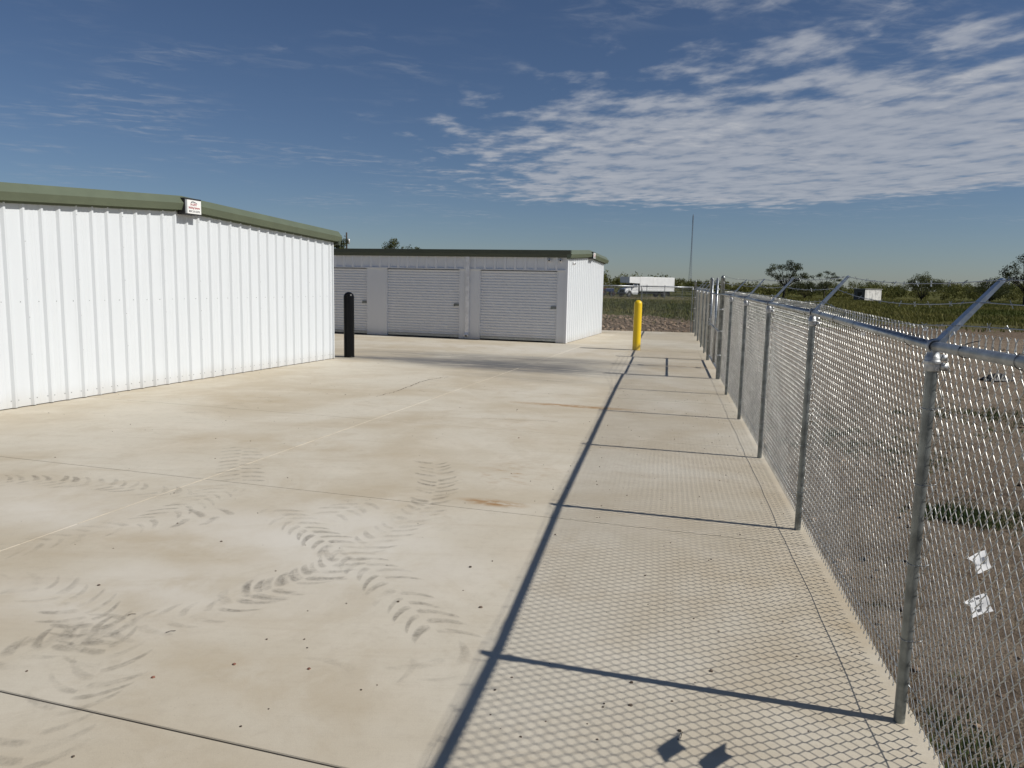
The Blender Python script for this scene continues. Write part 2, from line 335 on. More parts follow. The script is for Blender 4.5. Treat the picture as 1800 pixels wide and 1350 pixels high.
# ------------------------------------------------------------------ mesh helpers
class MB:
    def __init__(s): s.v = []; s.f = []
    def quad(s, *p):
        o = len(s.v); s.v += [tuple(q) for q in p]; s.f.append(tuple(range(o, o + len(p))))
    def hexa(s, p):                         # 8 points, bottom ring then top ring
        o = len(s.v); s.v += [tuple(q) for q in p]
        s.f += [tuple(o + i for i in f) for f in ((3, 2, 1, 0), (4, 5, 6, 7), (0, 1, 5, 4), (1, 2, 6, 5), (2, 3, 7, 6), (3, 0, 4, 7))]
        return s
    def box(s, x0, x1, y0, y1, z0, z1):
        return s.hexa([(x0, y0, z0), (x1, y0, z0), (x1, y1, z0), (x0, y1, z0), (x0, y0, z1), (x1, y0, z1), (x1, y1, z1), (x0, y1, z1)])
    def bbox(s, x0, x1, y0, y1, z0, z1, b):    # box with chamfered vertical edges and top
        ring = lambda i: [(x0 + i, y0), (x1 - i, y0), (x1, y0 + i), (x1, y1 - i), (x1 - i, y1), (x0 + i, y1), (x0, y1 - i), (x0, y0 + i)]
        rr = [[(x, y, z) for x, y in ring(b)] for z in (z0, z1 - b)]
        cx, cy = (x0 + x1) / 2, (y0 + y1) / 2
        rr.append([(x + (b if x < cx else -b) * .7, y + (b if y < cy else -b) * .7, z1) for x, y in ring(b)])
        s.loft(rr, cap=True); return s
    def loft(s, rings, cap=True, closed=True):
        o = len(s.v); n = len(rings[0])
        for r in rings: s.v += [tuple(q) for q in r]
        for i in range(len(rings) - 1):
            for j in range(n if closed else n - 1):
                k = (j + 1) % n
                s.f.append((o + i * n + j, o + i * n + k, o + (i + 1) * n + k, o + (i + 1) * n + j))
        if cap:
            s.f.append(tuple(o + j for j in reversed(range(n)))); s.f.append(tuple(o + (len(rings) - 1) * n + j for j in range(n)))
        return s
    def tube(s, pts, r, n=6, cap=True):
        pts = [Vector(p) for p in pts]; rings = []
        rs = r if isinstance(r, (list, tuple)) else [r] * len(pts)
        up = Vector((0, 0, 1))
        for i, p in enumerate(pts):
            d = (pts[min(i + 1, len(pts) - 1)] - pts[max(i - 1, 0)]).normalized()
            a = d.cross(up if abs(d.z) < 0.9 else Vector((1, 0, 0))).normalized(); b = a.cross(d).normalized()
            rings.append([p + (a * math.cos(2 * math.pi * k / n) + b * math.sin(2 * math.pi * k / n)) * rs[i] for k in range(n)])
        return s.loft(rings, cap)
    def lathe(s, prof, n=24, c=(0, 0)):
        return s.loft([[(c[0] + r * math.cos(2 * math.pi * k / n), c[1] + r * math.sin(2 * math.pi * k / n), z) for k in range(n)] for r, z in prof], True)
    def disc_y(s, prof, n=20, c=(0, 0, 0)):     # lathe about the y axis
        return s.loft([[(c[0] + r * math.cos(2 * math.pi * k / n), c[1] + y, c[2] + r * math.sin(2 * math.pi * k / n)) for k in range(n)] for r, y in prof], True)
    def torus(s, c, ax, R, r, n=16, m=5, a0=0, a1=2 * math.pi):
        ax = Vector(ax).normalized(); e1 = ax.orthogonal().normalized(); e2 = ax.cross(e1); c = Vector(c)
        rings = []
        for i in range(n + 1):
            t = a0 + (a1 - a0) * i / n; d = e1 * math.cos(t) + e2 * math.sin(t)
            rings.append([c + d * R + (d * math.cos(2 * math.pi * k / m) + ax * math.sin(2 * math.pi * k / m)) * r for k in range(m)])
        return s.loft(rings, False)
    def mesh(s, name):
        me = bpy.data.meshes.new(name); me.from_pydata(s.v, [], s.f); me.update(); return me
    def build(s, name, mat, parent=None, smooth=False, **kw):
        return link(name, s.mesh(name), mat, parent, smooth, **kw)
def link(name, me, mat, parent=None, smooth=False, loc=None):
    if mat is not None and not me.materials: me.materials.append(MAT[mat] if isinstance(mat, str) else mat)
    if smooth: me.polygons.foreach_set('use_smooth', [True] * len(me.polygons))
    o = bpy.data.objects.new(name, me); COL.objects.link(o)
    if parent: o.parent = parent
    if loc is not None: o.location = loc
    return o
def autosmooth(o, deg=40):
    me = o.data; me.polygons.foreach_set('use_smooth', [True] * len(me.polygons))
    me.set_sharp_from_angle(angle=math.radians(deg))
def np_mesh(name, V, F):                    # V (n,3), F (m,3 or 4)
    me = bpy.data.meshes.new(name); V = np.asarray(V, dtype=np.float32); F = np.asarray(F, dtype=np.int32)
    k = F.shape[1]
    me.vertices.add(len(V)); me.vertices.foreach_set('co', V.ravel())
    me.loops.add(F.size); me.loops.foreach_set('vertex_index', F.ravel())
    me.polygons.add(len(F)); me.polygons.foreach_set('loop_start', np.arange(0, F.size, k, dtype=np.int32))
    me.update(calc_edges=True); return me
def empty(name, loc=(0, 0, 0), rz=0.0):
    o = bpy.data.objects.new(name, None); COL.objects.link(o); o.location = loc; o.rotation_euler = (0, 0, rz); o.empty_display_size = 0.2
    return o
def tag(o, label=None, cat=None, group=None, kind=None):
    for k, v in (('label', label), ('category', cat), ('group', group), ('kind', kind)):
        if v: o[k] = v
    return o
rnd = random.Random(7); rng = np.random.default_rng(7)

# ------------------------------------------------------------------ fence line in plan
FO = Vector((1.77, 3.232, 0)); FA = math.radians(78.78)
FD = Vector((math.cos(FA), math.sin(FA), 0)); FN = Vector((math.sin(FA), -math.cos(FA), 0))
def FP(s, off=0.0, z=0.0): return FO + FD * s + FN * off + Vector((0, 0, z))

# ------------------------------------------------------------------ ground
def vnoise2(x, y, seed=0):                  # smooth value noise for arrays
    xi = np.floor(x).astype(np.int64); yi = np.floor(y).astype(np.int64); fx = x - xi; fy = y - yi
    fx = fx * fx * (3 - 2 * fx); fy = fy * fy * (3 - 2 * fy)
    def hsh(a, b):
        n = (a * 374761393 + b * 668265263 + seed * 1442695041) & 0xffffffff
        n = ((n ^ (n >> 13)) * 1274126177) & 0xffffffff
        return ((n ^ (n >> 16)) & 0xffff) / 65535.0
    return (hsh(xi, yi) * (1 - fx) + hsh(xi + 1, yi) * fx) * (1 - fy) + (hsh(xi, yi + 1) * (1 - fx) + hsh(xi + 1, yi + 1) * fx) * fy
def fbm(x, y, sc, oct=4, seed=0):
    t = 0; a = 1; tot = 0
    for i in range(oct): t = t + a * vnoise2(x * sc, y * sc, seed + i); tot += a; a *= 0.5; sc *= 2.1
    return t / tot
gm = MB(); gm.quad((-3000, -400, -0.16), (3000, -400, -0.16), (3000, 4500, -0.16), (-3000, 4500, -0.16))
g_o = gm.build('ground', 'soil'); tag(g_o, kind='structure')
def dirt_lot():
    x0, x1, y0, y1, st = -4.0, 24.0, -4.0, 62.0, 0.13
    nx, ny = int((x1 - x0) / st), int((y1 - y0) / st)
    xs = np.linspace(x0, x1, nx); ys = np.linspace(y0, y1, ny); X, Y = np.meshgrid(xs, ys)
    Z = -0.075 + 0.10 * (fbm(X, Y, 0.5, 3, 3) - 0.5) + 0.11 * (fbm(X, Y, 2.6, 3, 9) - 0.5)
    Z += 0.07 * (0.5 - np.abs(fbm(X * .35, Y * 1.5, 1.0, 3, 41) - .5) * 2) * .6; cl = fbm(X, Y, 5.0, 2, 21); Z += 0.06 * np.clip(cl - 0.62, 0, 1) * 2.2
    edge = np.minimum.reduce([X - x0, x1 - X, Y - y0, y1 - Y]); Z = np.where(edge < 3, -0.17 + (Z + 0.17) * np.clip(edge / 3, 0, 1), Z)
    off = (X - FO.x) * FN.x + (Y - FO.y) * FN.y; s = (X - FO.x) * FD.x + (Y - FO.y) * FD.y
    inside = (off < 0.10) & (Y < 32.3 + (X - 5) * -0.07)
    Z = np.where(inside, -0.15, Z); nearpad = (off < 0.5) & ~inside; Z = np.where(nearpad, np.minimum(Z, -0.055), Z)
    V = np.stack([X.ravel(), Y.ravel(), Z.ravel()], 1)
    i = np.arange(ny - 1)[:, None] * nx + np.arange(nx - 1)[None, :]
    F = np.stack([i, i + 1, i + nx + 1, i + nx], -1).reshape(-1, 4)
    o = link('dirt_lot', np_mesh('dirt_lot', V, F), 'soil', None, True); tag(o, kind='structure')
dirt_lot()

# ------------------------------------------------------------------ concrete yard, slab by slab
PF1, PF2 = G(1060, 580.5), G(1219, 584.5)    # far edge of the yard
def pad():
    fd = (PF2 - PF1).normalized()
    far_r = FP(29.6, 0.085); far_l = PF1 - fd * 30
    poly = [Vector((p.x, p.y)) for p in (FP(-9, 0.085), FP(29.3, 0.085), PF2 + fd * 0.02, far_l)] + [Vector((-27, 20)), Vector((-24, -6))]
    root = empty('concrete_yard'); tag(root, kind='structure')
    base = MB(); base.loft([[(p.x, p.y, z) for p in poly] for z in (-0.15, -0.09)], True)
    base.build('slab_bed', 'concrete', root)
    uv = lambda p: (p.x * UX.x + p.y * UX.y, p.x * VX.x + p.y * VX.y)
    j1 = (uv(G(0, 1218))[0] + uv(G(620, 1350))[0]) / 2; j2 = (uv(G(0, 800))[0] + uv(G(970, 913))[0]) / 2
    st = j2 - j1
    us = [j1 + st * k for k in range(-3, 12)]
    vl = (uv(G(0, 970))[1] + uv(G(860, 665))[1]) / 2
    vs = [-60, vl - 7.2, vl, 60]
    def clip(poly, n, d):                     # keep n.p <= d
        out = []
        for i in range(len(poly)):
            a, b = poly[i], poly[(i + 1) % len(poly)]; da, db = a.dot(n) - d, b.dot(n) - d
            if da <= 0: out.append(a)
            if da * db < 0: out.append(a + (b - a) * (da / (da - db)))
        return out
    edges_u = [-60] + us + [90]
    for i in range(len(edges_u) - 1):
        for j in range(len(vs) - 1):
            gu = 0.0048 if i in (4, 5) else 0.0016
            gu0 = 0.0048 if i - 1 in (3, 4) else 0.0016
            gu1 = 0.0048 if i in (3, 4) else 0.0016
            q = list(poly)
            q = clip(q, UX, edges_u[i + 1] - gu1)
            q = clip(q, -UX, -(edges_u[i] + gu0)) if q else q
            q = clip(q, VX, vs[j + 1] - 0.0012) if q else q
            q = clip(q, -VX, -(vs[j] + 0.0012)) if q else q
            if len(q) < 3: continue
            c = sum(q, Vector((0, 0))) / len(q)
            dz = rnd.uniform(-0.0012, 0.0012)
            inset = [p + (c - p).normalized() * 0.006 for p in q]
            m = MB(); m.loft([[(p.x, p.y, -0.088) for p in q], [(p.x, p.y, -0.005 + dz) for p in q], [(p.x, p.y, dz) for p in inset]], True)
            m.build('slab', 'concrete', root)
    a = VX * vl + UX * (us[0]); m = MB()
    pts = [(VX * vl + UX * t) for t in np.arange(us[2] - 1, 16.6, 0.5)]
    w = [0.0015 + 0.0035 * rnd.random() for _ in pts]
    for k in range(len(pts) - 1):
        if rnd.random() < .3: continue
        p, q = pts[k], pts[k + 1]
        m.hexa([(*(p - VX * w[k]), -0.01), (*(p + VX * w[k]), -0.01), (*(q + VX * w[k + 1]), -0.01), (*(q - VX * w[k + 1]), -0.01),
                (*(p - VX * w[k]), 0.0028), (*(p + VX * w[k]), 0.0028), (*(q + VX * w[k + 1]), 0.0028), (*(q - VX * w[k + 1]), 0.0028)])
    m.build('joint_sealant', 'sealant', root)
    return root
yard = pad()

def cracks():
    rr = random.Random(4)
    for k, px in enumerate(([(662, 697), (690, 690), (715, 681), (738, 672), (756, 667), (790, 662)], [(845, 735), (900, 738), (990, 741)])):
        P = [G(*p) for p in px]; pts = []
        for a, b in zip(P, P[1:]):
            for j in range(12): pts.append(a.lerp(b, j / 12) + Vector((rr.uniform(-.02, .02), rr.uniform(-.03, .03), 0)))
        m = MB(); sd = []
        for i, p in enumerate(pts):
            d = (pts[min(i + 1, len(pts) - 1)] - pts[max(0, i - 1)]).normalized(); n_ = Vector((-d.y, d.x, 0)); w = rr.uniform(.0008, .011 if k == 0 else .004)
            sd.append((p + n_ * w + Vector((0, 0, .0036)), p - n_ * w + Vector((0, 0, .0036))))
        for a, b in zip(sd, sd[1:]): m.quad(a[0], a[1], b[1], b[0])
        m.build('crack', simple('crack_dirt', (.16, .13, .10), .95), yard)
cracks()
# tyre prints, pixel paths projected to the slab
def tracks():
    V = []; F = []; A = []
    def lug(c, d, nrm, side, w, th, amt, hook):
        o = len(V); n = 7; skew = rnd.uniform(-.01, .01)
        for k in range(n + 1):
            t = k / n
            x = side * (0.006 + t * w); y = -hook * (t ** 1.9) * 1.15 + skew * t
            hw = th * (1.0 - 0.35 * abs(2 * t - 1) ** 5) * (1.05 - .15 * t)
            for sg, al in ((-1, 0.0), (-.55, 1.0), (.45, .85), (1, 0.0)):
                p = c + nrm * x + d * (y + sg * hw); V.append((p.x, p.y, 0.0042)); A.append(amt * al * (0.5 if k in (0, n) else 1))
        for k in range(n):
            for q in range(3): F.append((o + 4 * k + q, o + 4 * k + q + 1, o + 4 * k + 5 + q, o + 4 * k + 4 + q))
    def path(px, inten, w=0.24, step=0.17, hook=0.15, rev=False, th=0.041, drop=0.04):
        P = [Vector((G(*p).x, G(*p).y)) for p in px]
        if rev: P.reverse()
        # smooth resample
        seg = [0]
        for i in range(1, len(P)): seg.append(seg[-1] + (P[i] - P[i - 1]).length)
        t = 0; k = 0; ph = rnd.uniform(0, 6)
        env = lambda q: .40 + .70 * (0.5 + 0.5 * math.sin(q * 2.1 + ph) * math.cos(q * .9 + ph * 2)) * (1 if rnd.random() > .08 else .4)
        while t < seg[-1]:
            i = max(j for j in range(len(seg)) if seg[j] <= t); i = min(i, len(P) - 2)
            f = (t - seg[i]) / max(1e-6, seg[i + 1] - seg[i]); c = P[i].lerp(P[i + 1], f); d = (P[i + 1] - P[i]).normalized(); nr = Vector((d.y, -d.x))
            am = inten[0] + (inten[1] - inten[0]) * (t / seg[-1]) if isinstance(inten, tuple) else inten
            for side, sh in ((1, 0), (-1, step / 2)):
                if rnd.random() > drop:
                    lug(c + d * (sh + rnd.uniform(-.012, .012)), d, nr, side, w * rnd.uniform(0.75, 1.05), th * rnd.uniform(.7, 1.2), am * env(t) * rnd.uniform(.75, 1.0), hook * rnd.uniform(.8, 1.15))
            t += step; k += 1
    path([(430, 1050), (520, 1025), (590, 990), (650, 955), (710, 920), (755, 885), (770, 850), (762, 815)], (1.0, 0.85), 0.2, 0.13, 0.11, True)
    path([(430, 1050), (520, 1025), (560, 1008)], 0.9, 0.22, 0.13, 0.10, True)
    path([(0, 1160), (90, 1135), (190, 1110), (280, 1095), (370, 1075), (440, 1050)], (0.95, 0.7), 0.21, 0.14, 0.12, True)
    path([(60, 1120), (130, 1110), (220, 1090)], 0.7, 0.2, 0.12, 0.12)
    path([(470, 895), (520, 920), (570, 950), (630, 985), (680, 1020), (730, 1075), (765, 1110)], (0.9, 0.9), 0.19, 0.14, 0.13, True)
    path([(0, 1030), (60, 1030), (120, 1055), (165, 1095), (190, 1140), (170, 1190), (110, 1240), (60, 1300), (40, 1345)], (0.65, 0.7), 0.22, 0.13, 0.13, False, .036, .08)
    path([(0, 845), (90, 846), (180, 852), (270, 865), (330, 872)], (0.75, 0.55), 0.2, 0.125, 0.12)
    path([(0, 972), (70, 955), (150, 938), (230, 925), (290, 905), (340, 885), (390, 862), (440, 850)], (0.5, 0.55), 0.2, 0.13, 0.13, False, .034, .1)
    path([(425, 845), (420, 815), (428, 785)], 0.65, 0.22, 0.16, 0.05)
    path([(590, 905), (625, 890), (650, 880)], 0.7, 0.22, 0.13, 0.1)
    path([(330, 912), (385, 908)], 0.85, 0.25, 0.22, 0.1)
    path([(330, 735), (400, 715), (480, 700)], 0.35, 0.3, 0.3, 0.1, False, .05, .3)
    path([(640, 705), (720, 690), (790, 672)], 0.4, 0.25, 0.3, 0.12, False, .04, .5)
    path([(590, 1190), (680, 1165), (760, 1150), (850, 1190)], 0.35, 0.25, 0.2, 0.14, False, .04, .45)
    me = np_mesh('tyre_prints', V, F)
    at_ = me.attributes.new('amt', 'FLOAT', 'POINT'); at_.data.foreach_set('value', np.array(A, dtype=np.float32))
    o = link('tyre_prints', me, 'tread'); o['kind'] = 'stuff'; tag(o, 'dried grey tractor tyre prints curving across the concrete yard', 'tyre prints')
    o.visible_shadow = True
tracks()

# ------------------------------------------------------------------ buildings
def ribbed(t0, t1, zb, ztop, ribs, mp, h=0.034, wb=0.044, wt_=0.014, minor=True):
    """a sheet t0..t1 with trapezoid ribs at the given t; ztop is a function of t"""
    pts = [(t0, 0.0)]
    rs = [r for r in ribs if t0 - 0.001 <= r <= t1 + 0.001]
    for i, r in enumerate(rs):
        for dt, o in ((-wb, 0), (-wt_, h), (wt_, h), (wb, 0)):
            if t0 < r + dt < t1: pts.append((r + dt, o))
        if minor and i < len(rs) - 1:
            p = rs[i + 1] - r
            for c in (r + p * .36, r + p * .64):
                for dt, o in ((-.02, 0), (-.008, .0035), (.008, .0035), (.02, 0)): pts.append((c + dt, o))
    pts.append((t1, 0.0)); pts.sort(key=lambda q: q[0])
    m = MB()
    rows = [[mp(t, o, zb) for t, o in pts], [mp(t, o, ztop(t)) for t, o in pts]]
    m.loft(rows, False, False)
    back = [[mp(t, o - 0.003, ztop(t)) for t, o in pts], [mp(t, o - 0.003, zb) for t, o in pts]]
    m.loft(back, False, False)
    return m
def extrude(profile, path, mp):             # profile [(o,z)], path [(t,z0)]
    m = MB(); m.loft([[mp(t, o, z0 + z) for o, z in profile] for t, z0 in path], True); return m
RAKE = [(0.012, 0.07), (0.035, 0.07), (0.038, 0.105), (0.125, 0.100), (0.168, 0.215), (0.06, 0.345), (0.012, 0.345)]
EAVE = [(0.012, 0.0), (0.10, 0.0), (0.128, 0.095), (0.134, 0.10), (0.150, 0.228), (0.135, 0.232), (0.012, 0.232)]
def text_mesh(body, size, org, mp, align='CENTER', bold=0.0, sx=1.0):
    cu = bpy.data.curves.new('txt', 'FONT'); cu.body = body; cu.size = size; cu.align_x = align; cu.extrude = 0.0006; cu.offset = bold; cu.resolution_u = 3
    ob = bpy.data.objects.new('txt', cu); COL.objects.link(ob); bpy.context.view_layer.update()
    me = bpy.data.meshes.new_from_object(ob.evaluated_get(bpy.context.evaluated_depsgraph_get()))
    bpy.data.objects.remove(ob)
    co = np.zeros(len(me.vertices) * 3, dtype=np.float32); me.vertices.foreach_get('co', co); co = co.reshape(-1, 3)
    me.vertices.foreach_set('co', np.array([mp(org[0] - v[0] * sx, org[1] + v[2], org[2] + v[1]) for v in co], dtype=np.float32).ravel())
    return me
def peak_sign(root, t, z, mp, w=0.34, h=0.235, with_text=True):
    box = MB(); y0, y1 = 0.02, 0.185
    def b(m, t0, t1, o0, o1, z0, z1):
        m.hexa([mp(t0, o0, z0), mp(t1, o0, z0), mp(t1, o1, z0), mp(t0, o1, z0), mp(t0, o0, z1), mp(t1, o0, z1), mp(t1, o1, z1), mp(t0, o1, z1)]); return m
    b(box, t - w / 2 - .015, t + w / 2 + .05, y0, y1, z - .02, z + h + .03)
    sg = box.build('peak_box', 'black_metal', root)
    pl = b(MB(), t - w / 2, t + w / 2, y1, y1 + .012, z, z + h).build('sign_plate', 'sign_white', sg)
    ed = b(MB(), t + w / 2, t + w / 2 + .035, y1 - .03, y1 + .004, z, z + h).build('sign_edge', 'galv_roof', sg)
    fr = y1 + .0126
    def T(s, size, dz, mat, bold=0.0, sx=1.0, dx=0):
        me = text_mesh(s, size, (t + dx, fr, z + dz), mp, bold=bold, sx=sx); me.materials.clear(); link('lettering', me, mat, sg)
    T('A-LERT', 0.058, h * .60, 'print_red', 0.0012, 0.9, .01)
    T('Building Systems', 0.052, h * .37, 'print_red', 0.0012, .80)
    T('800 210-5370', 0.050, h * .10, 'print_black', 0.001, .95)
    sw = MB()                                  # the black roof swoosh over the name
    pts = [(t + .085, z + h * .74), (t + .07, z + h * .84), (t + .03, z + h * .88), (t - .03, z + h * .84), (t - .07, z + h * .79)]
    th = [.010, .014, .014, .009, .003]
    for k in range(4):
        (a, za), (c, zc) = pts[k], pts[k + 1]
        sw.hexa([mp(a, fr, za - th[k] * .6), mp(c, fr, zc - th[k + 1] * .6), mp(c, fr + .0006, zc - th[k + 1] * .6), mp(a, fr + .0006, za - th[k] * .6),
                 mp(a, fr, za + th[k] * .6), mp(c, fr, zc + th[k + 1] * .6), mp(c, fr + .0006, zc + th[k + 1] * .6), mp(a, fr + .0006, za + th[k] * .6)])
    sw.build('logo_stroke', 'print_black', sg)
def screws(rows, mp, root, r=0.0075):
    m = MB()
    for t, o, z in rows:
        ring = lambda oo, rr: [mp(t + rr * math.cos(k * math.pi / 3), oo, z + rr * math.sin(k * math.pi / 3)) for k in range(6)]
        m.loft([ring(o, r), ring(o + .006, r * .7)], True)
    ob = m.build('screws', 'galv_post', root); ob['kind'] = 'stuff'

def gable_wall(root, W, ridge, z_eave, slope, ribs, mp, mat='wall', npan=3, scr=True, rake_dz=0.0):
    ztop = lambda t: z_eave + slope * (ridge - abs(t - ridge))
    seams = [ribs[i] for i in range(len(ribs)) if i % 3 == 1]
    cuts = [0.0] + [s + 0.03 for s in seams if 0.4 < s + .03 < W - 0.2] + [W]
    for i in range(len(cuts) - 1):
        t0, t1 = cuts[i], cuts[i + 1] + (0.0 if i == len(cuts) - 2 else 0.045)
        lift = 0.002 * (i % 2)
        m = ribbed(t0, t1, 0.012, lambda t: ztop(t) + 0.14 + rake_dz * .6, [r for r in ribs], lambda t, o, z: mp(t, o + lift, z))
        m.build('wall_panel', mat, root)
    if scr:
        L = []
        for k, r in enumerate(ribs):
            if k % 3 == 1:
                for z in (0.75, 1.28, 1.82, 2.35): L.append((r + .005, 0.03, z))
                if ztop(r) > 2.8: L.append((r, .031, ztop(r) - .05))
            for d in (-.06, .055): L.append((r + d, 0.002, 0.11)); 
            L.append((r + .11, 0.002, 1.50))
        screws(L, mp, root)
    rk = [(-0.13, z_eave - slope * 0.13), (ridge, z_eave + slope * ridge), (W + 0.13, z_eave - slope * 0.13)]
    tr = extrude([(o, z + rake_dz) for o, z in RAKE], rk, mp).build('rake_trim', 'green', root)
    return ztop

def left_building():
    C = G(588, 630); D = G(0, 722); e = (D - C); Lw = e.length; e.normalize()
    root = empty('storage_building', (C.x, C.y, 0), math.atan2(e.y, e.x))
    tag(root, 'long white ribbed metal storage building with green trim, its gable wall facing the yard', 'building')
    W, ridge, slope, ze = 9.92, 4.96, 0.0545, 2.69
    pitch = 0.2924; ribs = [0.06] + [0.19 + pitch * .985 * i for i in range(0, 34)]
    ribs = [r for r in ribs if r < W - .03]
    mp = lambda t, o, z: (t, o, z)
    gable_wall(root, W, ridge, ze, slope, ribs, mp)
    # far side wall (x = 0 plane) and core
    D2 = 24.0
    mps = lambda t, o, z: (-o, -t, z)
    sr = [0.2 + .305 * i for i in range(int(D2 / .305))]
    for i in range(0, 8): ribbed(i * 3.0, (i + 1) * 3.0, 0.012, lambda t: ze + .05, sr, mps, minor=False).build('wall_panel', 'wall', root)
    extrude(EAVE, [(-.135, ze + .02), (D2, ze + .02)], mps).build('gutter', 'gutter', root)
    m = MB(); ins = 0.02
    prof = ((ins, 0.02), (W - ins, 0.02), (W - ins, ze), (ridge, ze + slope * ridge), (ins, ze))
    m.loft([[(x, -ins, z) for x, z in prof], [(x, -D2, z) for x, z in prof]], True)
    m.build('wall_core', 'grey_wall', root)
    r = MB()
    for xa, xb in ((-.1, ridge), (ridge, W + .1)):
        za, zb = ze + slope * (ridge - abs(xa - ridge)) + .33, ze + slope * (ridge - abs(xb - ridge)) + .33
        r.hexa([(xa, .02, za - .03), (xb, .02, zb - .03), (xb, -D2, zb - .03), (xa, -D2, za - .03), (xa, .02, za), (xb, .02, zb), (xb, -D2, zb), (xa, -D2, za)])
    r.build('roof', 'galv_roof', root)
    peak_sign(root, 4.80, 3.005, mp)
    return root
left_building()

def right_building():
    C = G(993, 604); D = G(588, 586); e = (D - C).normalized(); ang = math.atan2(e.y, e.x) - math.radians(0.6)
    root = empty('storage_building', (C.x, C.y, 0), ang)
    tag(root, 'low white storage building with roll-up doors and dark green gutter behind the black bollard', 'building')
    ze, slope, D2, LEN = 2.70, 0.045, 5.95, 17.0
    mp = lambda t, o, z: (t, o, z)
    mpe = lambda t, o, z: (-o, -t, z)
    ribs = [0.22 + 0.29 * i for i in range(21)]
    mpe2 = lambda t, o, z: (-o - 0.002, -t, z)
    gable_wall(root, D2, D2 / 2, ze, slope, ribs, mpe2, scr=False, rake_dz=-0.085)
    peak_sign(root, 3.2, 2.815, mpe2, 0.34, .19)
    # header above the doors: ribbed sheets
    hr = [0.339 + 0.347 * i for i in range(50)]
    for i in range(16):
        t0, t1 = 0.02 + i * 1.041, 0.02 + (i + 1) * 1.041
        ribbed(t0, min(t1 + .02, LEN), 2.335, lambda t: 2.80, hr, lambda t, o, z: mp(t, o + .002 * (i % 2), z), .042, .062, .030, False).build('header_panel', 'grey_wall', root)
    MB().box(0.06, LEN, -.02, 0.046, 2.305, 2.337).build('header_trim', 'grey_wall', root)
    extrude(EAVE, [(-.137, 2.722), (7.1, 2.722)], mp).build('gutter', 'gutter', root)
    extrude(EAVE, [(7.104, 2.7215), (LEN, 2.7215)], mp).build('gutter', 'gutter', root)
    doors = [(0.30, 2.934), (3.65, 6.333), (7.085, 9.75), (10.4, 13.05), (13.8, 16.4)]
    prev = 0.06
    for a, b_ in doors + [(LEN, None)]:
        MB().box(prev, a - .012, -.12, 0.006, 0.015, 2.303).build('pilaster', 'grey_wall', root)
        MB().box(a - .012, a + .012, -.1, .012, .012, 2.303).build('jamb', 'grey_wall', root)
        if b_: MB().box(b_ - .012, b_ + .012, -.1, .012, .012, 2.303).build('jamb', 'grey_wall', root)
        prev = (b_ + .012) if b_ else prev
    for a, b_ in doors:
        m = MB(); n = 24; prof = []
        z0, z1 = 0.11, 2.29; st = (z1 - z0) / n
        for k in range(n):
            zz = z0 + k * st
            prof += [(-.078, zz), (-.078, zz + st * .10), (-.046, zz + st * .30), (-.042, zz + st * .55), (-.046, zz + st * .80), (-.078, zz + st * .999)]
        m.loft([[(a + .012, o, z) for o, z in prof], [(b_ - .012, o, z) for o, z in prof]], False, False)
        d = m.build('roll_up_door', 'door', root, True)
        autosmooth(d, 35)
        MB().box(a + .012, b_ - .012, -.075, -.035, 0.045, 0.112).build('bottom_bar', 'galv_roof', d)
        MB().box(a + .012, b_ - .012, -.07, -.045, 0.012, 0.045).build('bottom_seal', 'rubber', d)
        MB().box(a + .35, a + .47, -.045, -.018, 0.062, 0.10).build('pull_handle', 'zinc', d)
        lt = MB(); lt.box(a + .03, a + .20, -.05, -.015, 1.10, 1.18); lt.box(a + .17, a + .21, -.05, -.005, 1.085, 1.15); lt.box(a + .02, a + .07, -.05, -.008, 1.12, 1.16)
        lt.build('latch', 'galv_post', d)
    # corner trim, downspout, wall core, roof
    MB().box(-.034, .055, -.1, .036, 0.012, 2.72).build('corner_trim', 'grey_wall', root)
    ds = MB(); ds.bbox(3.288, 3.42, .015, .085, .20, 2.74, .012)
    ds.loft([[(3.288, .015, .24), (3.42, .015, .24), (3.42, .085, .24), (3.288, .085, .24)], [(3.288, .03, .17), (3.42, .03, .17), (3.42, .11, .21), (3.288, .11, .21)],
             [(3.288, .12, .09), (3.42, .12, .09), (3.42, .17, .15), (3.288, .17, .15)]], True)
    d = ds.build('downspout', 'white_plastic', root)
    MB().box(3.315, 3.385, .125, .172, .098, .14).build('spout_mouth', 'dark', d)
    for z in (.9, 1.9): MB().box(3.285, 3.415, .01, .09, z, z + .03).build('strap', 'white_plastic', d)
    m = MB(); m.box(.02, LEN, -D2 + .03, -.13, .02, 2.72); m.build('wall_core', 'grey_wall', root)
    b = MB(); ribbed(0, LEN, .012, lambda t: ze, [.3 + .5 * i for i in range(33)], lambda t, o, z: (t, -D2 - o, z), minor=False).build('wall_panel', 'wall', root)
    r = MB(); zr = ze + .225
    prof = [(.12, zr - .06), (-D2 / 2, zr + slope * D2 / 2), (-D2 - .12, zr - .06)]
    for (ya, za), (yb, zb) in zip(prof, prof[1:]):
        r.hexa([(-.02, ya, za - .03), (LEN, ya, za - .03), (LEN, yb, zb - .03), (-.02, yb, zb - .03), (-.02, ya, za), (LEN, ya, za), (LEN, yb, zb), (-.02, yb, zb)])
    r.build('roof', 'galv_roof', root)
    # two small cameras under the gutter and one on the end wall
    wpos = lambda x, y, z: root.matrix_basis @ Vector((x, y, z))
    names = ['small white security camera under the gutter, second from the building corner', 'small white security camera under the gutter, nearest the building corner', 'small white security camera under the rake trim on the sunlit end wall']
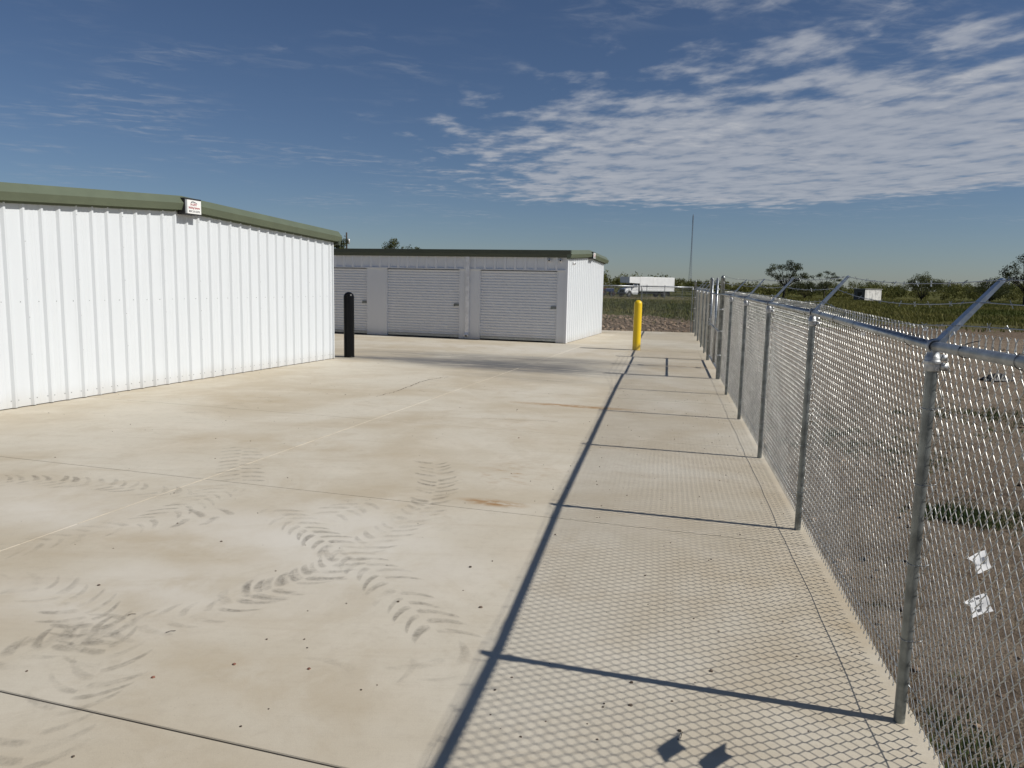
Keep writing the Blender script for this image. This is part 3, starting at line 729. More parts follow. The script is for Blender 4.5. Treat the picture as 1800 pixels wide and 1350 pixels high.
    for i, (x, y, z, rz) in enumerate(((0.568, .035, 2.63, 0), (0.20, .035, 2.63, 0), (-.035, -.62, 2.56, -math.pi / 2))):
        q = wpos(x, y, z)
        c = empty('security_camera', q, ang + rz if i < 2 else ang + math.pi / 2); 
        tag(c, names[i], 'camera', 'security cameras on the right building')
        hm = MB(); hm.disc_y([(.052, -.005), (.055, .01), (.052, .05), (.036, .075), (.01, .085)], 14); hm.build('housing', 'white_plastic', c, True)
        lm = MB(); lm.disc_y([(.026, .05), (.028, .082), (.018, .092), (.004, .094)], 12, (.0, 0, -.004)); lm.build('lens', 'glass', c, True)
        MB().box(-.035, .035, -.03, .0, -.05, .05).build('bracket', 'white_plastic', c)
    return root
right_building()

# ------------------------------------------------------------------ bollards
def bollard(px, py, h, r, mat, label):
    p = G(px, py); m = MB()
    prof = [(r * 1.0, 0.0), (r * 1.0, h - r * .95)] + [(r * math.cos(a), h - r * .95 + r * .95 * math.sin(a)) for a in np.linspace(.12, 1.5, 9)]
    m.lathe(prof, 36)
    o = m.build('bollard', mat, None, True, loc=(p.x, p.y + r, 0)); autosmooth(o, 50)
    tag(o, label, 'bollard')
    rg = MB(); rg.lathe([(r * 1.02, .003), (r * 1.04, .006), (r * 1.03, .022), (r * .9, .024)], 36); rg.build('base_ring', mat, o, True)
MAT['bollard_yellow'] = grime_paint('yellow_plastic_worn', (0.84, 0.57, 0.012), 0.42, (0.45, 0.34, 0.16), 0.6)
bollard(1119.5, 616, 1.475, 0.118, 'bollard_yellow', 'yellow dome-topped bollard standing by the gate')
bollard(612, 628.5, 1.60, 0.127, 'bollard_black', 'glossy black dome-topped bollard beside the left building corner')

# ------------------------------------------------------------------ chain link fences
def fabric(Ls, z0, z1a, z1b, w=0.0625, hd=0.083, r=0.0023, ns=4, simple_=False, seed=1, tips=True):
    """woven wire of length Ls along +x, zig-zag wires hooked into each other; y is the through direction"""
    a = w / 2; nW = max(1, int(round(Ls / a))); a = Ls / nW
    M = int(round((0.5 * (z1a + z1b) - z0) / (hd / 2)))
    k = np.arange(M + 1); dl = 0.0045
    rr = np.random.default_rng(seed)
    Vs = []; Fs = []; base = 0
    if simple_:
        offs = [(0.0, 0.0)]
    else: offs = [(-dl, -1.0), (dl, 1.0)]
    for i in range(nW):
        x0 = i * a; right = ((k + i) % 2 == 1)
        xn = np.where(right, x0 + a + r * .8, x0 - r * .8)
        f = (x0 + a / 2) / Ls; zt = z1a + (z1b - z1a) * f; zz = z0 + (zt - z0) * k / M
        pts = []
        for dz, sy in offs:
            sgn = np.where(right, 1, -1) * sy * r * 1.15
            pts.append(np.stack([xn, sgn, zz + dz], 1))
        P = np.stack(pts, 1).reshape(-1, 3)
        P[:, 1] += 0.006 * np.sin(P[:, 0] * 3.1 + seed) * np.sin(P[:, 2] * 4)
        P[:, 0] += 0.0035 * np.sin(P[:, 2] * 9 + x0 * 5 + seed) + rr.normal(0, .0006, len(P))
        n = len(P); T = np.gradient(P, axis=0); T /= np.linalg.norm(T, axis=1)[:, None]
        e1 = np.cross(T, np.array([0, 1.0, 0])); e1 /= np.linalg.norm(e1, axis=1)[:, None]; e2 = np.cross(T, e1)
        ang = 2 * np.pi * np.arange(ns) / ns + .4
        R = P[:, None, :] + r * (e1[:, None, :] * np.cos(ang)[None, :, None] + e2[:, None, :] * np.sin(ang)[None, :, None])
        Vs.append(R.reshape(-1, 3))
        ii = np.arange(n - 1)[:, None] * ns + np.arange(ns)[None, :]; jj = np.arange(n - 1)[:, None] * ns + (np.arange(ns)[None, :] + 1) % ns
        Fs.append(np.stack([ii, jj, jj + ns, ii + ns], -1).reshape(-1, 4) + base); base += n * ns
        # twisted barbed ends above the top row
        if tips and not simple_ and right[-1]:
            xt = x0 + a; zb = zt + dl - .004
            for q, (dx, dy) in enumerate(((.006, .004), (-.006, -.004))):
                tp = np.array([[xt, 0, zb - .012], [xt - dx * .3, dy * .6, zb + .010], [xt + dx * .3, -dy * .6, zb + .024], [xt + dx + rr.normal(0, .002), dy, zb + .044]])
                for m_ in range(3):
                    A, B = tp[m_], tp[m_ + 1]; d = (B - A) / np.linalg.norm(B - A); u1 = np.cross(d, [0, 1, 0]); u1 /= np.linalg.norm(u1); u2 = np.cross(d, u1)
                    ring = [c + r * 1.15 * (u1 * math.cos(t) + u2 * math.sin(t)) for c in (A, B) for t in (0, 2.1, 4.2)]
                    Vs.append(np.array(ring)); Fs.append(np.array([(base, base + 1, base + 4, base + 3), (base + 1, base + 2, base + 5, base + 4), (base + 2, base, base + 3, base + 5)])); base += 6
    return np_mesh('chain_link_mesh', np.concatenate(Vs), np.concatenate(Fs))

class Run:                                   # a straight fence in its own frame: x along, y outward (away from the yard), z up
    def __init__(s, name, org, ang, label, cat='fence'):
        s.root = empty(name, org, ang); tag(s.root, label, cat)
MESH_OFF = 0.046
ARM_MESH = {}
def arm_mesh(mir=1):
    if mir in ARM_MESH: return ARM_MESH[mir]
    m = MB(); sec = [(-.027, .004), (-.027, -.016), (-.021, -.016), (-.018, -.003), (-.004, -.003), (0, -.008), (.004, -.003), (.018, -.003), (.021, -.016), (.027, -.016), (.027, .004)]
    A, B = Vector((0, .006, 0)), Vector((0, .235, .275)); d = (B - A).normalized(); nrm = Vector((0, -d.z, d.y))
    rings = []
    for t, sc in ((0, 1.15), (.15, 1.1), (.5, .95), (.97, .74), (1.0, .66)):
        p = A.lerp(B, t); rings.append([p + Vector((u * sc, 0, 0)) + nrm * (v * sc) for u, v in sec])
    m.loft(rings, True)
    ARM_MESH[mir] = m.mesh('barb_arm'); return ARM_MESH[mir]
def cap_mesh():
    m = MB(); m.lathe([(.0285, -.105), (.0305, -.10), (.0305, -.045), (.026, -.04), (.022, -.02), (.022, .01)], 16)
    m.torus((0, 0, .0), (1, 0, 0), .0265, .0065, 18, 6); m.torus((.012, 0, .0), (1, 0, 0), .0265, .0055, 18, 6)
    m.lathe([(.0325, -.075), (.0335, -.072), (.0335, -.062), (.0325, -.058)], 16)
    m.hexa([(-.018, .028, -.10), (.022, .028, -.10), (.022, .055, -.10), (-.018, .055, -.10), (-.018, .028, -.07), (.022, .028, -.07), (.022, .055, -.07), (-.018, .055, -.07)])
    m.hexa([(-.016, .028, -.06), (.020, .028, -.06), (.020, .05, -.06), (-.016, .05, -.06), (-.016, .028, -.035), (.020, .028, -.035), (.020, .05, -.035), (-.016, .05, -.035)])
    return m.mesh('post_cap')
CAP = cap_mesh()
_tie = MB(); _tie.torus((0, 0.004, 0), (1, .15, 0), .0245, .0017, 18, 4, 0.3, 5.4); _tie.tube([(0, .012, .026), (.012, .03, .03), (.03, .052, .034)], .0017, 4); _tie.tube([(0, .0, -.0245), (-.004, .03, -.03), (-.01, .052, -.028)], .0017, 4)
TIE = _tie.mesh('rail_tie')
_pt = MB(); _pt.torus((0, 0, 0), (.05, .05, 1), .0262, .0016, 18, 4); _pt.tube([(.0262, 0, 0), (.03, .03, .003), (.034, .05, .012)], .0016, 4); _pt.tube([(-.0262, 0, 0), (-.03, .03, .003), (-.034, .05, -.008)], .0016, 4)
PTIE = _pt.mesh('post_tie')
for me_, mt in ((CAP, 'zinc'), (TIE, 'tie'), (PTIE, 'galv')):
    me_.materials.append(MAT[mt]); me_.polygons.foreach_set('use_smooth', [True] * len(me_.polygons))
def barbed(pts, barbs=0.125, r=0.002, seed=0):
    rr = random.Random(seed); m = MB(); P = [Vector(p) for p in pts]
    m.tube(P, r, 4)
    for k in range(len(P) - 1):
        L = (P[k + 1] - P[k]).length; n = max(1, int(L / barbs))
        for j in range(n):
            c = P[k].lerp(P[k + 1], (j + rr.uniform(.3, .7)) / n)
            for q in range(2):
                a = rr.uniform(0, 6.28); d = Vector((rr.uniform(-.3, .3), math.cos(a), math.sin(a))) * rr.uniform(.012, .018)
                m.tube([c - d, c + d], .0014, 3)
            m.tube([c - Vector((.007, 0, 0)), c + Vector((.007, 0, 0))], .0034, 5)
    return m
def sag(a, b, dz, n=10, dy=0.0):
    a, b = Vector(a), Vector(b); out = []
    for i in range(n + 1):
        t = i / n; p = a.lerp(b, t); p.z -= dz * 4 * t * (1 - t); p.y += dy * 4 * t * (1 - t) + 0.004 * math.sin(t * 17); out.append(p)
    return out

def fence_run(run, S, RZ, arms=True, sags=None, ties=True, terminal=(), simple_=False, outward=1, arm_ends=(), seed0=0, post_r=0.024, mesh_kw=None, tipz=0.062):
    root = run.root
    for i, s in enumerate(S):
        z = RZ[i]; big = i in terminal
        pr = 0.042 if big else post_r
        m = MB()
        if big:
            m.lathe([(pr, -.1), (pr, 2.08), (pr * 1.08, 2.085), (pr * 1.08, 2.10), (pr * .75, 2.135), (.006, 2.15)], 18, (s, 0))
        else: m.lathe([(pr, -.1), (pr, z - .04)], 18, (s, 0))
        p = m.build('post', 'galv_post', root); autosmooth(p, 45)
        if not big:
            c = link('post_cap', CAP, None, root, loc=(s, 0, z))
        else:
            for zz in (z, .5, 1.0, 1.45):
                b = MB(); b.lathe([(pr + .001, zz - .015), (pr + .005, zz - .013), (pr + .005, zz + .013), (pr + .001, zz + .015)], 16, (s, 0)); b.box(s - .012, s + .012, pr, pr + .03, zz - .015, zz + .015)
                b.build('brace_band', 'zinc', root, True)
        if arms and not big: link('barb_arm', arm_mesh(), 'galv_arm', root, loc=(s, 0, z + .012))
        if ties and not big:
            for zz in (.32 + .05 * (i % 2), .72, 1.12, 1.45): link('post_tie', PTIE, None, root, loc=(s, 0, zz + rnd.uniform(-.05, .05)))
    for i in range(len(S) - 1):
        s0, s1, z0, z1 = S[i], S[i + 1], RZ[i], RZ[i + 1]
        m = MB(); m.tube([(s0 + .002, 0, z0), (s1 - .002, 0, z1)], 0.0208, 16); m.build('top_rail', 'galv', root, True)
        fz = dict(ns=4, seed=seed0 + i); fz.update(mesh_kw or {})
        me = fabric(s1 - s0, 0.03, z0 + tipz - .04, z1 + tipz - .04, simple_=simple_, **fz)
        o = link('chain_link_mesh', me, 'wire', root, True, loc=(s0, MESH_OFF * outward, 0)); o['kind'] = 'stuff'
        m = MB(); m.tube(sag((s0, .036 * outward, .165), (s1, .036 * outward, .165), .012, 8), .0022, 5); m.build('tension_wire', 'galv', root, True)
        if ties:
            n = 5
            for j in range(n):
                t = (j + .5 + rnd.uniform(-.15, .15)) / n
                ob = link('rail_tie', TIE, None, root, loc=(s0 + (s1 - s0) * t, 0, z0 + (z1 - z0) * t)); ob.rotation_euler = (rnd.uniform(-.3, .3), 0, rnd.uniform(-.2, .2))
        if arms:
            for j, f in enumerate((.26, .62, .95)):
                def pt(k, s, z):
                    if k in terminal: return (s + (.05 if k == 0 else -.05), .0, z + .12 + j * .13)
                    return (s, .006 + .229 * f, z + .012 + .275 * f + .006)
                sg = (sags or {}).get((i, j), (.012 + .012 * rnd.random()))
                barbed(sag(pt(i, s0, z0), pt(i + 1, s1, z1), sg, 12), seed=seed0 * 50 + i * 3 + j).build('barbed_wire', 'galv', root)

# near run: from behind the camera to the gate.  x runs away from the camera, y outward is -n, so mirror with ang+pi trick avoided:
# frame: x along FD, y = left of FD = -FN ; outward is -y
def flip_run(name, s_list, z_list, label, **kw):
    """frame with x pointing back along the fence so that +y is outward (right of the line)"""
    end = s_list[-1]; org = FP(end)
    run = Run(name, org, FA + math.pi, label)
    S = [end - s for s in reversed(s_list)]; Z = list(reversed(z_list))
    fence_run(run, S, Z, **kw); return run
near_S = [-5.5, -2.75, 0.0, 2.79, 5.43, 8.03, 10.62, 13.0]
near_Z = [1.74, 1.735, 1.69, 1.735, 1.745, 1.757, 1.765, 1.76]
flip_run('chain_link_fence', near_S, near_Z, 'galvanized chain link fence with barbed wire arms running from the foreground to the gate',
         terminal=(0,), sags={(4, 0): .05, (4, 1): .05, (4, 2): .03, (5, 0): -.01, (5, 1): .02, (5, 2): .02, (3, 0): .03}, seed0=3)
far_S = [17.2, 19.35, 21.6, 24.4, 26.9, 29.2]
flip_run('chain_link_fence', far_S, [1.765, 1.77, 1.78, 1.785, 1.79, 1.79], 'short stretch of galvanized chain link fence between the gate and the far yard corner',
         terminal=(0, 5), ties=False, seed0=11, mesh_kw=dict(ns=3))

# swing gates
def gate_leaf(s0, s1, label, latch_end):
    org = FP(s1); root = empty('gate_leaf', org, FA + math.pi); tag(root, label, 'gate', 'two leaves of the swing gate')
    W = s1 - s0; yo = 0.02
    zb, zm, zt, ze = .14, .95, 1.74, 2.10
    for x in (.05, W - .05):
        m = MB(); m.tube([(x, yo, zb - .02), (x, yo, ze)], .022, 14); m.lathe([(.024, ze), (.024, ze + .012), (.004, ze + .022)], 12, (x, yo)); m.build('stile', 'galv', root, True)
    for z, nm in ((zb, 'bottom_rail'), (zm, 'middle_rail'), (zt, 'top_rail')):
        MB().tube([(.05, yo, z), (W - .05, yo, z)], .020 if nm != 'top_rail' or z < 1.8 else .014, 12).build(nm, 'galv', root, True)
    me = fabric(W - .12, zb, zt, zt, ns=4, seed=int(s0 * 10), tips=False, r=.0019)
    o = link('chain_link_mesh', me, 'wire', root, True, loc=(.06, yo + .027, 0)); o['kind'] = 'stuff'
    for j in range(3):
        barbed([(.05, yo, zt + .12 + .105 * j), (W / 2, yo, zt + .115 + .105 * j), (W - .05, yo, zt + .12 + .105 * j)], seed=int(s0) + j).build('barbed_wire', 'galv', root)
    x = W - .02 if latch_end else .02
    if True:
        hx = -.0 if latch_end else W
        for z in (.3, 1.5): 
            b = MB(); b.box(hx - .03, hx + .05, yo - .03, yo + .03, z - .03, z + .03); b.build('hinge', 'zinc', root)
        lx = W - .04 if latch_end else .04
        m = MB(); m.torus((lx, yo - .03, 1.06), (0, 1, .3), .045, .006, 14, 5); m.torus((lx, yo - .05, .99), (1, 0, .2), .035, .006, 14, 5); m.box(lx - .05, lx + .05, yo - .05, yo - .02, .90, .96)
        m.build('latch', 'zinc', root, True)
gate_leaf(13.06, 15.10, 'near leaf of the galvanized swing gate, mesh with a middle rail', True)
gate_leaf(15.14, 17.15, 'far leaf of the galvanized swing gate, mesh with a middle rail', False)

# fence across the far edge of the yard
def far_fence():
    d = (PF1 - PF2).normalized(); A = FP(29.35, 0.02); org = A
    # x runs left; y = outward must point away from the camera:  ang with y-axis = away
    run = Run('chain_link_fence', org, math.atan2(d.y, d.x), 'chain link fence crossing behind the yellow bollard at the far edge of the yard')
    xs = [0.12]
    p1 = G(1125, 582); x1 = (p1 - org).dot(d); xs.append(x1)
    st = 3.0
    while xs[-1] < 22: xs.append(xs[-1] + st)
    fence_run(run, xs, [1.86] * len(xs), arms=False, ties=False, simple_=True, outward=-1, seed0=30, mesh_kw=dict(ns=3, tips=False, r=.0026), tipz=.05)
far_fence()

# paper tags caught on the mesh
def paper_tag(c1, c2, c3, c4, label, seed):
    def onmesh(x, y):
        r = ray(x, y); o = Vector((0, 0, CAM_H)); off = MESH_OFF + .006
        t = ((FO - o).dot(FN) + off) / r.dot(FN); P = o + r * t
        return (P - FO).dot(FD), P.z
    q = [onmesh(*c) for c in (c1, c2, c3, c4)]
    m = MB(); n = 8; rows = []
    def pos(u, v):
        s = (1 - u) * (1 - v) * q[0][0] + u * (1 - v) * q[1][0] + u * v * q[2][0] + (1 - u) * v * q[3][0]
        z = (1 - u) * (1 - v) * q[0][1] + u * (1 - v) * q[1][1] + u * v * q[2][1] + (1 - u) * v * q[3][1]
        if u < .35: k = math.sin(math.pi * min(1, v * 1.1)) * (1 - u / .35) * .15; s += (q[1][0] - q[0][0]) * k; z += (q[1][1] - q[0][1]) * k
        return FP(s, MESH_OFF + .007 + .004 * math.sin(u * 5 + seed) + .003 * math.sin(v * 6), z)
    for side in (0,):
        g = [[pos(i / n, j / n) + FN * .0012 * side for i in range(n + 1)] for j in range(n + 1)]
        m.loft(g, False, False)
    o = m.build('paper_tag', 'paper', None, True); tag(o, label, 'paper tag', 'paper tags wired to the near fence mesh')
    bars = MB()
    for (u0, u1, v0, v1) in ((.05, .17, .22, .32), (.10, .16, .42, .62), (.32, .36, .10, .22), (.38, .42, .10, .22), (.44, .48, .10, .22), (.6, .74, .08, .2), (.45, .62, .72, .88), (.62, .68, .55, .8), (.52, .8, .47, .5)) if seed == 2 else ((.06, .15, .3, .34), (.12, .24, .5, .62), (.34, .38, .55, .66), (.42, .46, .55, .66), (.7, .86, .3, .7)):
        P = [pos(a, b_) - FN * .0006 for a, b_ in ((u0, v0), (u1, v0), (u1, v1), (u0, v1))]
        bars.hexa([*P, *[p - FN * .0003 for p in P]])
    bars.build('print', simple('tag_print', (0.36, 0.37, 0.39) if seed == 2 else (.62, .64, .68), .6), o)
paper_tag((1697, 981), (1731, 967), (1745, 999), (1716, 1009), 'upper of two crumpled white paper tags on the near fence mesh', 1)
paper_tag((1691, 1059), (1730, 1042), (1745, 1074), (1708, 1086), 'lower of two white paper tags with grey print on the near fence mesh', 2)

# ------------------------------------------------------------------ loose bits on the yard and dirt
def rock(m, c, r, rr):
    n = 6; rings = []
    for k, (rad, z) in enumerate(((.6, -.2), (1, .15), (.85, .5), (.35, .75))):
        rings.append([(c[0] + r * rad * rr.uniform(.7, 1.2) * math.cos(2 * math.pi * j / n + k), c[1] + r * rad * rr.uniform(.7, 1.2) * math.sin(2 * math.pi * j / n + k), c[2] + r * z * rr.uniform(.8, 1.1)) for j in range(n)])
    m.loft(rings, True)
def yard_bits():
    rr = random.Random(3); m = MB(); mr = MB()
    named = [(97, 804), (389, 952), (174, 1029), (870, 1213), (1062, 1237), (1060, 1243), (827, 997), (976, 940), (535, 1124), (540, 1139), (469, 1124), (609, 1061), (650, 693), (607, 694), (852, 679), (909, 720),
             (1026, 745), (1134, 1012), (306, 867), (312, 920), (453, 902), (47, 1180), (635, 1213), (700, 1058), (845, 1068), (1195, 1285), (1110, 1200), (1108, 1240), (1050, 1300), (1250, 1180)]
    for x, y in named: rock(m, G(x, y, .001), rr.uniform(.005, .012), rr)
    for x, y in ((543, 1176), (269, 1191), (412, 1168), (912, 770)): rock(mr, G(x, y, .001), .010, rr)
    for k in range(420):
        p = (rr.uniform(-9, 2.0), 2 + 22 * rr.random() ** 1.6); s = (Vector((p[0], p[1], 0)) - FO).dot(FN)
        if s > -.05: continue
        rock(m, (p[0], p[1], .0), rr.choice((.0025, .003, .004, .005, .007)), rr)
    for k in range(260):
        q = FP(rr.uniform(-1.5, 12), -rr.random() ** 1.5 * 2.2, 0); rock(m, q, rr.choice((.003, .004, .005, .007)), rr)
    o = m.build('pebbles', 'pebble'); tag(o, 'scattered dark pebbles and crumbs of dirt on the concrete', 'pebbles', kind='stuff')
    o = mr.build('brick_crumbs', 'red_bit'); tag(o, 'few reddish crumbs lying on the concrete', 'crumbs', kind='stuff')
    # twigs
    t = MB()
    for x, y, a, L in ((300, 1110, .5, .05), (1198, 1292, 1.2, .05), (232, 1080, .4, .04)):
        p = G(x, y, .006); d = Vector((math.cos(a), math.sin(a), .0)) * L / 2; t.tube([p - d, p + Vector((0, 0, .004)), p + d], .0016, 5)
    o = t.build('twigs', 'bark'); tag(o, 'few short dry twigs lying on the concrete', 'twigs', kind='stuff')
yard_bits()
def lot_z(x, y): return -0.07
def clods():
    rr = random.Random(5); m = MB()
    for k in range(3600):
        s = rr.uniform(-2.5, 30); off = .2 + 16 * rr.random() ** 2.0
        p = FP(s, off, -.075 + rr.uniform(-.02, .03)); rock(m, p, rr.choice((.008, .010, .012, .014, .018, .020, .024, .032)) * (1 + off * .03), rr)
    for k in range(900):
        x = rr.uniform(1, 9); y = rr.uniform(33, 50); rock(m, (x, y, -.07), rr.choice((.03, .05, .08, .12)), rr)
    o = m.build('dirt_clods', simple('clod', (0.25, 0.18, 0.12), .95, 0, .45, 3)); tag(o, 'loose clods of brown dirt beyond the fence', 'dirt clods', kind='stuff')
clods()
def blades(name, pts, h, wd, n, mat, label, cat, spread=.12, seed=0):
    """tufts at pts (list of x,y,z,scale): n curved blades each, as single triangles/quads"""
    P = np.array(pts, dtype=np.float32); r_ = np.random.default_rng(seed); K = len(P)
    az = r_.uniform(0, 2 * np.pi, (K, n)); lean = r_.uniform(.1, .75, (K, n)); hh = h * P[:, 3:4] * r_.uniform(.5, 1.15, (K, n)); ww = wd * P[:, 3:4] * r_.uniform(.7, 1.3, (K, n))
    bx = P[:, 0:1] + r_.normal(0, spread, (K, n)) * P[:, 3:4]; by = P[:, 1:2] + r_.normal(0, spread, (K, n)) * P[:, 3:4]; bz = np.repeat(P[:, 2:3], n, 1)
    dx, dy = np.cos(az), np.sin(az); px, py = -dy, dx
    v0 = np.stack([bx - px * ww, by - py * ww, bz], -1); v1 = np.stack([bx + px * ww, by + py * ww, bz], -1)
    m0 = np.stack([bx + dx * hh * lean * .4 - px * ww * .7, by + dy * hh * lean * .4 - py * ww * .7, bz + hh * .6], -1); m1 = np.stack([bx + dx * hh * lean * .4 + px * ww * .7, by + dy * hh * lean * .4 + py * ww * .7, bz + hh * .6], -1)
    tp = np.stack([bx + dx * hh * lean, by + dy * hh * lean, bz + hh], -1)
    V = np.stack([v0, v1, m1, m0, tp], 2).reshape(-1, 3); b = np.arange(K * n)[:, None] * 5
    F = np.concatenate([b + np.array([[0, 1, 2]]), b + np.array([[0, 2, 3]]), b + np.array([[3, 2, 4]])])
    o = link(name, np_mesh(name, V, F), mat); tag(o, label, cat, kind='stuff'); return o
def vegetation_near():
    rr = random.Random(9); pts = []
    for (x, y, sx, sy, n) in ((1690, 722, 3.2, .45, 150), (1790, 740, 1.5, .4, 60), (1725, 897, .38, .18, 90), (1660, 890, .25, .12, 40), (1700, 1300, .10, .25, 40), (1520, 770, 1.3, .5, 70), (1480, 745, 2.0, .8, 60), (1760, 700, 2, .3, 30)):
        c = G(x, y)
        for k in range(n): pts.append((c.x + rr.gauss(0, sx * .5), c.y + rr.gauss(0, sy), -.07, rr.uniform(.5, 1.2)))
    pts = [p for p in pts if (Vector((p[0], p[1], 0)) - FO).dot(FN) > .16]
    for k in range(420):
        q = FP(rr.uniform(-2, 28), .2 + 13 * rr.random() ** 1.5); pts.append((q.x, q.y, -.07, rr.uniform(.25, .8)))
    blades('weeds', pts, .055, .0045, 26, 'weed', 'low green weeds in patches on the dirt beyond the fence', 'weeds', .06, 1)
    pts = []
    for k in range(4200):
        q = FP(rr.uniform(-2, 30), .2 + rr.random() ** 2.2 * 14); pts.append((q.x, q.y, -.075, rr.uniform(.4, 1.1)))
    blades('dry_straw', pts, .05, .0034, 8, 'straw', 'bits of dry straw on the dirt beyond the fence', 'straw', .08, 2)
    pts = []; rg = np.random.default_rng(4)
    yy = 40 + 125 * rg.random(34000) ** 1.25
    for y in yy:
        half = y * .72 + 4; x = rg.uniform(-half * .25, half * 1.02)
        thr = 46 + 7 * math.sin(x * .31) + 5 * math.sin(x * .83 + 2)
        if y < thr and rg.random() > .10: continue
        sc = (.55 + .8 * rg.random()) * (1 if y > 52 else .7)
        if 96 < y < 141 and x < 36: sc *= .4
        pts.append((x, y, -.14, sc))
    blades('field_grass', pts, .30, .034, 5, 'grass', 'rough olive green grass covering the field beyond the yard', 'grass', .28, 3)
vegetation_near()
def debris():
    c = G(1750, 664); m = MB(); rr = random.Random(2); n = 14; rows = []
    for j in range(9):
        rows.append([(c.x + (i / n - .5) * .62 + rr.uniform(-.02, .02), c.y + (j / 8 - .5) * .35, -.05 + max(0, .16 * math.exp(-((i / n - .65) * 4) ** 2) * math.sin(math.pi * j / 8) + .09 * math.exp(-((i / n - .3) * 5) ** 2) * math.sin(math.pi * j / 8) + rr.uniform(-.015, .02))) for i in range(n + 1)])
    m.loft(rows, False, False); m.loft([[(x, y, z - .01) for x, y, z in r] for r in rows], False, False)
    o = m.build('plastic_scrap', 'plastic_black'); tag(o, 'crumpled black plastic scrap lying on the dirt', 'scrap')
    for k, (x, y, s, lab) in enumerate(((1626, 580, .25, 'white litter scrap on the dirt beneath the near fence rail'), (1516, 588, .18, 'small white litter scrap on the dirt behind the second near post'))):
        c = G(x, y); m = MB(); rows = [[(c.x + (i - 2) * s * .25, c.y + (j - 2) * s * .15, -.05 + s * .9 * rr.random() * (1 if 0 < j < 4 else .2)) for i in range(5)] for j in range(5)]
        m.loft(rows, False, False); m.loft([[(x_, y_, z_ - .006) for x_, y_, z_ in r] for r in rows], False, False)
        o = m.build('litter', 'paper'); tag(o, lab, 'litter')
debris()

# ------------------------------------------------------------------ trees and brush
def leaf_cloud(centers, radii, n, size, seed):
    r_ = np.random.default_rng(seed); V = []; 
    cs = np.array(centers, dtype=np.float32); rd = np.array(radii, dtype=np.float32)
    vol = rd[:, 0] * rd[:, 1] * rd[:, 2]; idx = r_.choice(len(cs), n, p=vol ** .7 / (vol ** .7).sum())
    d = r_.normal(0, 1, (n, 3)); d /= np.linalg.norm(d, axis=1)[:, None]; rad = r_.random(n) ** .45
    P = cs[idx] + d * rd[idx] * rad[:, None]
    a = r_.normal(0, 1, (n, 3)); a /= np.linalg.norm(a, axis=1)[:, None]; b = np.cross(a, r_.normal(0, 1, (n, 3))); b /= np.linalg.norm(b, axis=1)[:, None]
    s = size * r_.uniform(.5, 1.4, n)[:, None]
    V = np.stack([P - a * s, P + b * s * .45, P + a * s, P - b * s * .45], 1).reshape(-1, 3)
    F = np.arange(n * 4).reshape(-1, 4); return V, F
def tree(base, H, W, seed, label, mat='mesquite', leaves=2600, size=.16, clumps=26, lean=0.0, trunk_h=.28, r0=.16, name='tree', flat=.45, group=None):
    rr = random.Random(seed); root = empty(name, base); tag(root, label, 'tree', group)
    m = MB(); C = []; R = []
    th = H * trunk_h; top = Vector((lean * th, 0, th))
    m.tube([(0, 0, -.3), (lean * th * .4, .05, th * .5), top], [r0 * 1.25, r0, r0 * .85], 8)
    for k in range(clumps):
        a = 2 * math.pi * k / clumps * 2.4 + rr.uniform(-.4, .4); q = rr.uniform(.25, 1.0)
        e = Vector((math.cos(a) * W / 2 * q + lean * H * .6, math.sin(a) * W / 2 * q * .8, H * (rr.uniform(.5, .95) * (1 - .25 * q))))
        mid = top.lerp(e, .5) + Vector((rr.uniform(-.2, .2), rr.uniform(-.2, .2), rr.uniform(-.1, .25))) * W * .12
        m.tube([top - Vector((0, 0, rr.uniform(0, th * .3))), mid, e], [r0 * .45, r0 * .25, r0 * .08], 5)
        for j in range(2):
            e2 = e + Vector((rr.uniform(-1, 1), rr.uniform(-1, 1), rr.uniform(-.4, .6))) * W * .11
            m.tube([mid.lerp(e, .5), e2], [r0 * .14, r0 * .05], 4)
            C.append(tuple(e2)); rad = W * rr.uniform(.055, .105); R.append((rad, rad, rad * flat * rr.uniform(.9, 1.6)))
        C.append(tuple(e)); rad = W * rr.uniform(.06, .12); R.append((rad, rad, rad * flat * rr.uniform(1, 1.6)))
    m.build('trunk', 'bark', root, True)
    V, F = leaf_cloud(C, R, leaves, size, seed); link('crown', np_mesh('crown', V, F), mat, root)
    return root
def gpt(x, Y): p = at(x, 500, Y); return (p.x, Y, -.16)
tree(gpt(1378, 150), 8.0, 8.2, 3, 'dark mesquite tree with open crown beyond the barbed wire', lean=.12, leaves=5200, clumps=22, size=.115, trunk_h=.30, r0=.22)
tree(gpt(1450, 160), 6.4, 6.0, 5, 'small sparse mesquite tree left of the white shed', leaves=1900, clumps=14, size=.11, r0=.13)
tree(gpt(1804, 118), 8.7, 7.2, 8, 'tall dark mesquite tree at the right end of the field', leaves=5600, clumps=24, size=.115, r0=.2, flat=.7)
tree(gpt(1622, 135), 5.4, 6.6, 12, 'round green bush right of the white shed', 'bush', 5200, .105, 26, trunk_h=.12, r0=.1, name='bush', flat=.9)
tree(gpt(1742, 140), 4.6, 7.5, 14, 'wide low bush left of the tall right mesquite', 'mesquite', 5200, .11, 26, trunk_h=.12, r0=.1, name='bush', flat=.9)
tree(gpt(1416, 152), 3.6, 7.0, 15, 'low dark thicket under the open mesquite tree', 'mesquite', 4400, .11, 22, trunk_h=.1, r0=.08, name='bush', flat=.9)
tree(gpt(594, 88), 7.9, 3.6, 18, 'leafy treetop showing between the left building eave and utility pole', 'bush', 3600, .10, 18, flat=.9)
tree(gpt(680, 92), 7.35, 7.4, 21, 'green treetop showing above the dark gutter of the right building', 'bush', 4600, .105, 22, flat=.8)
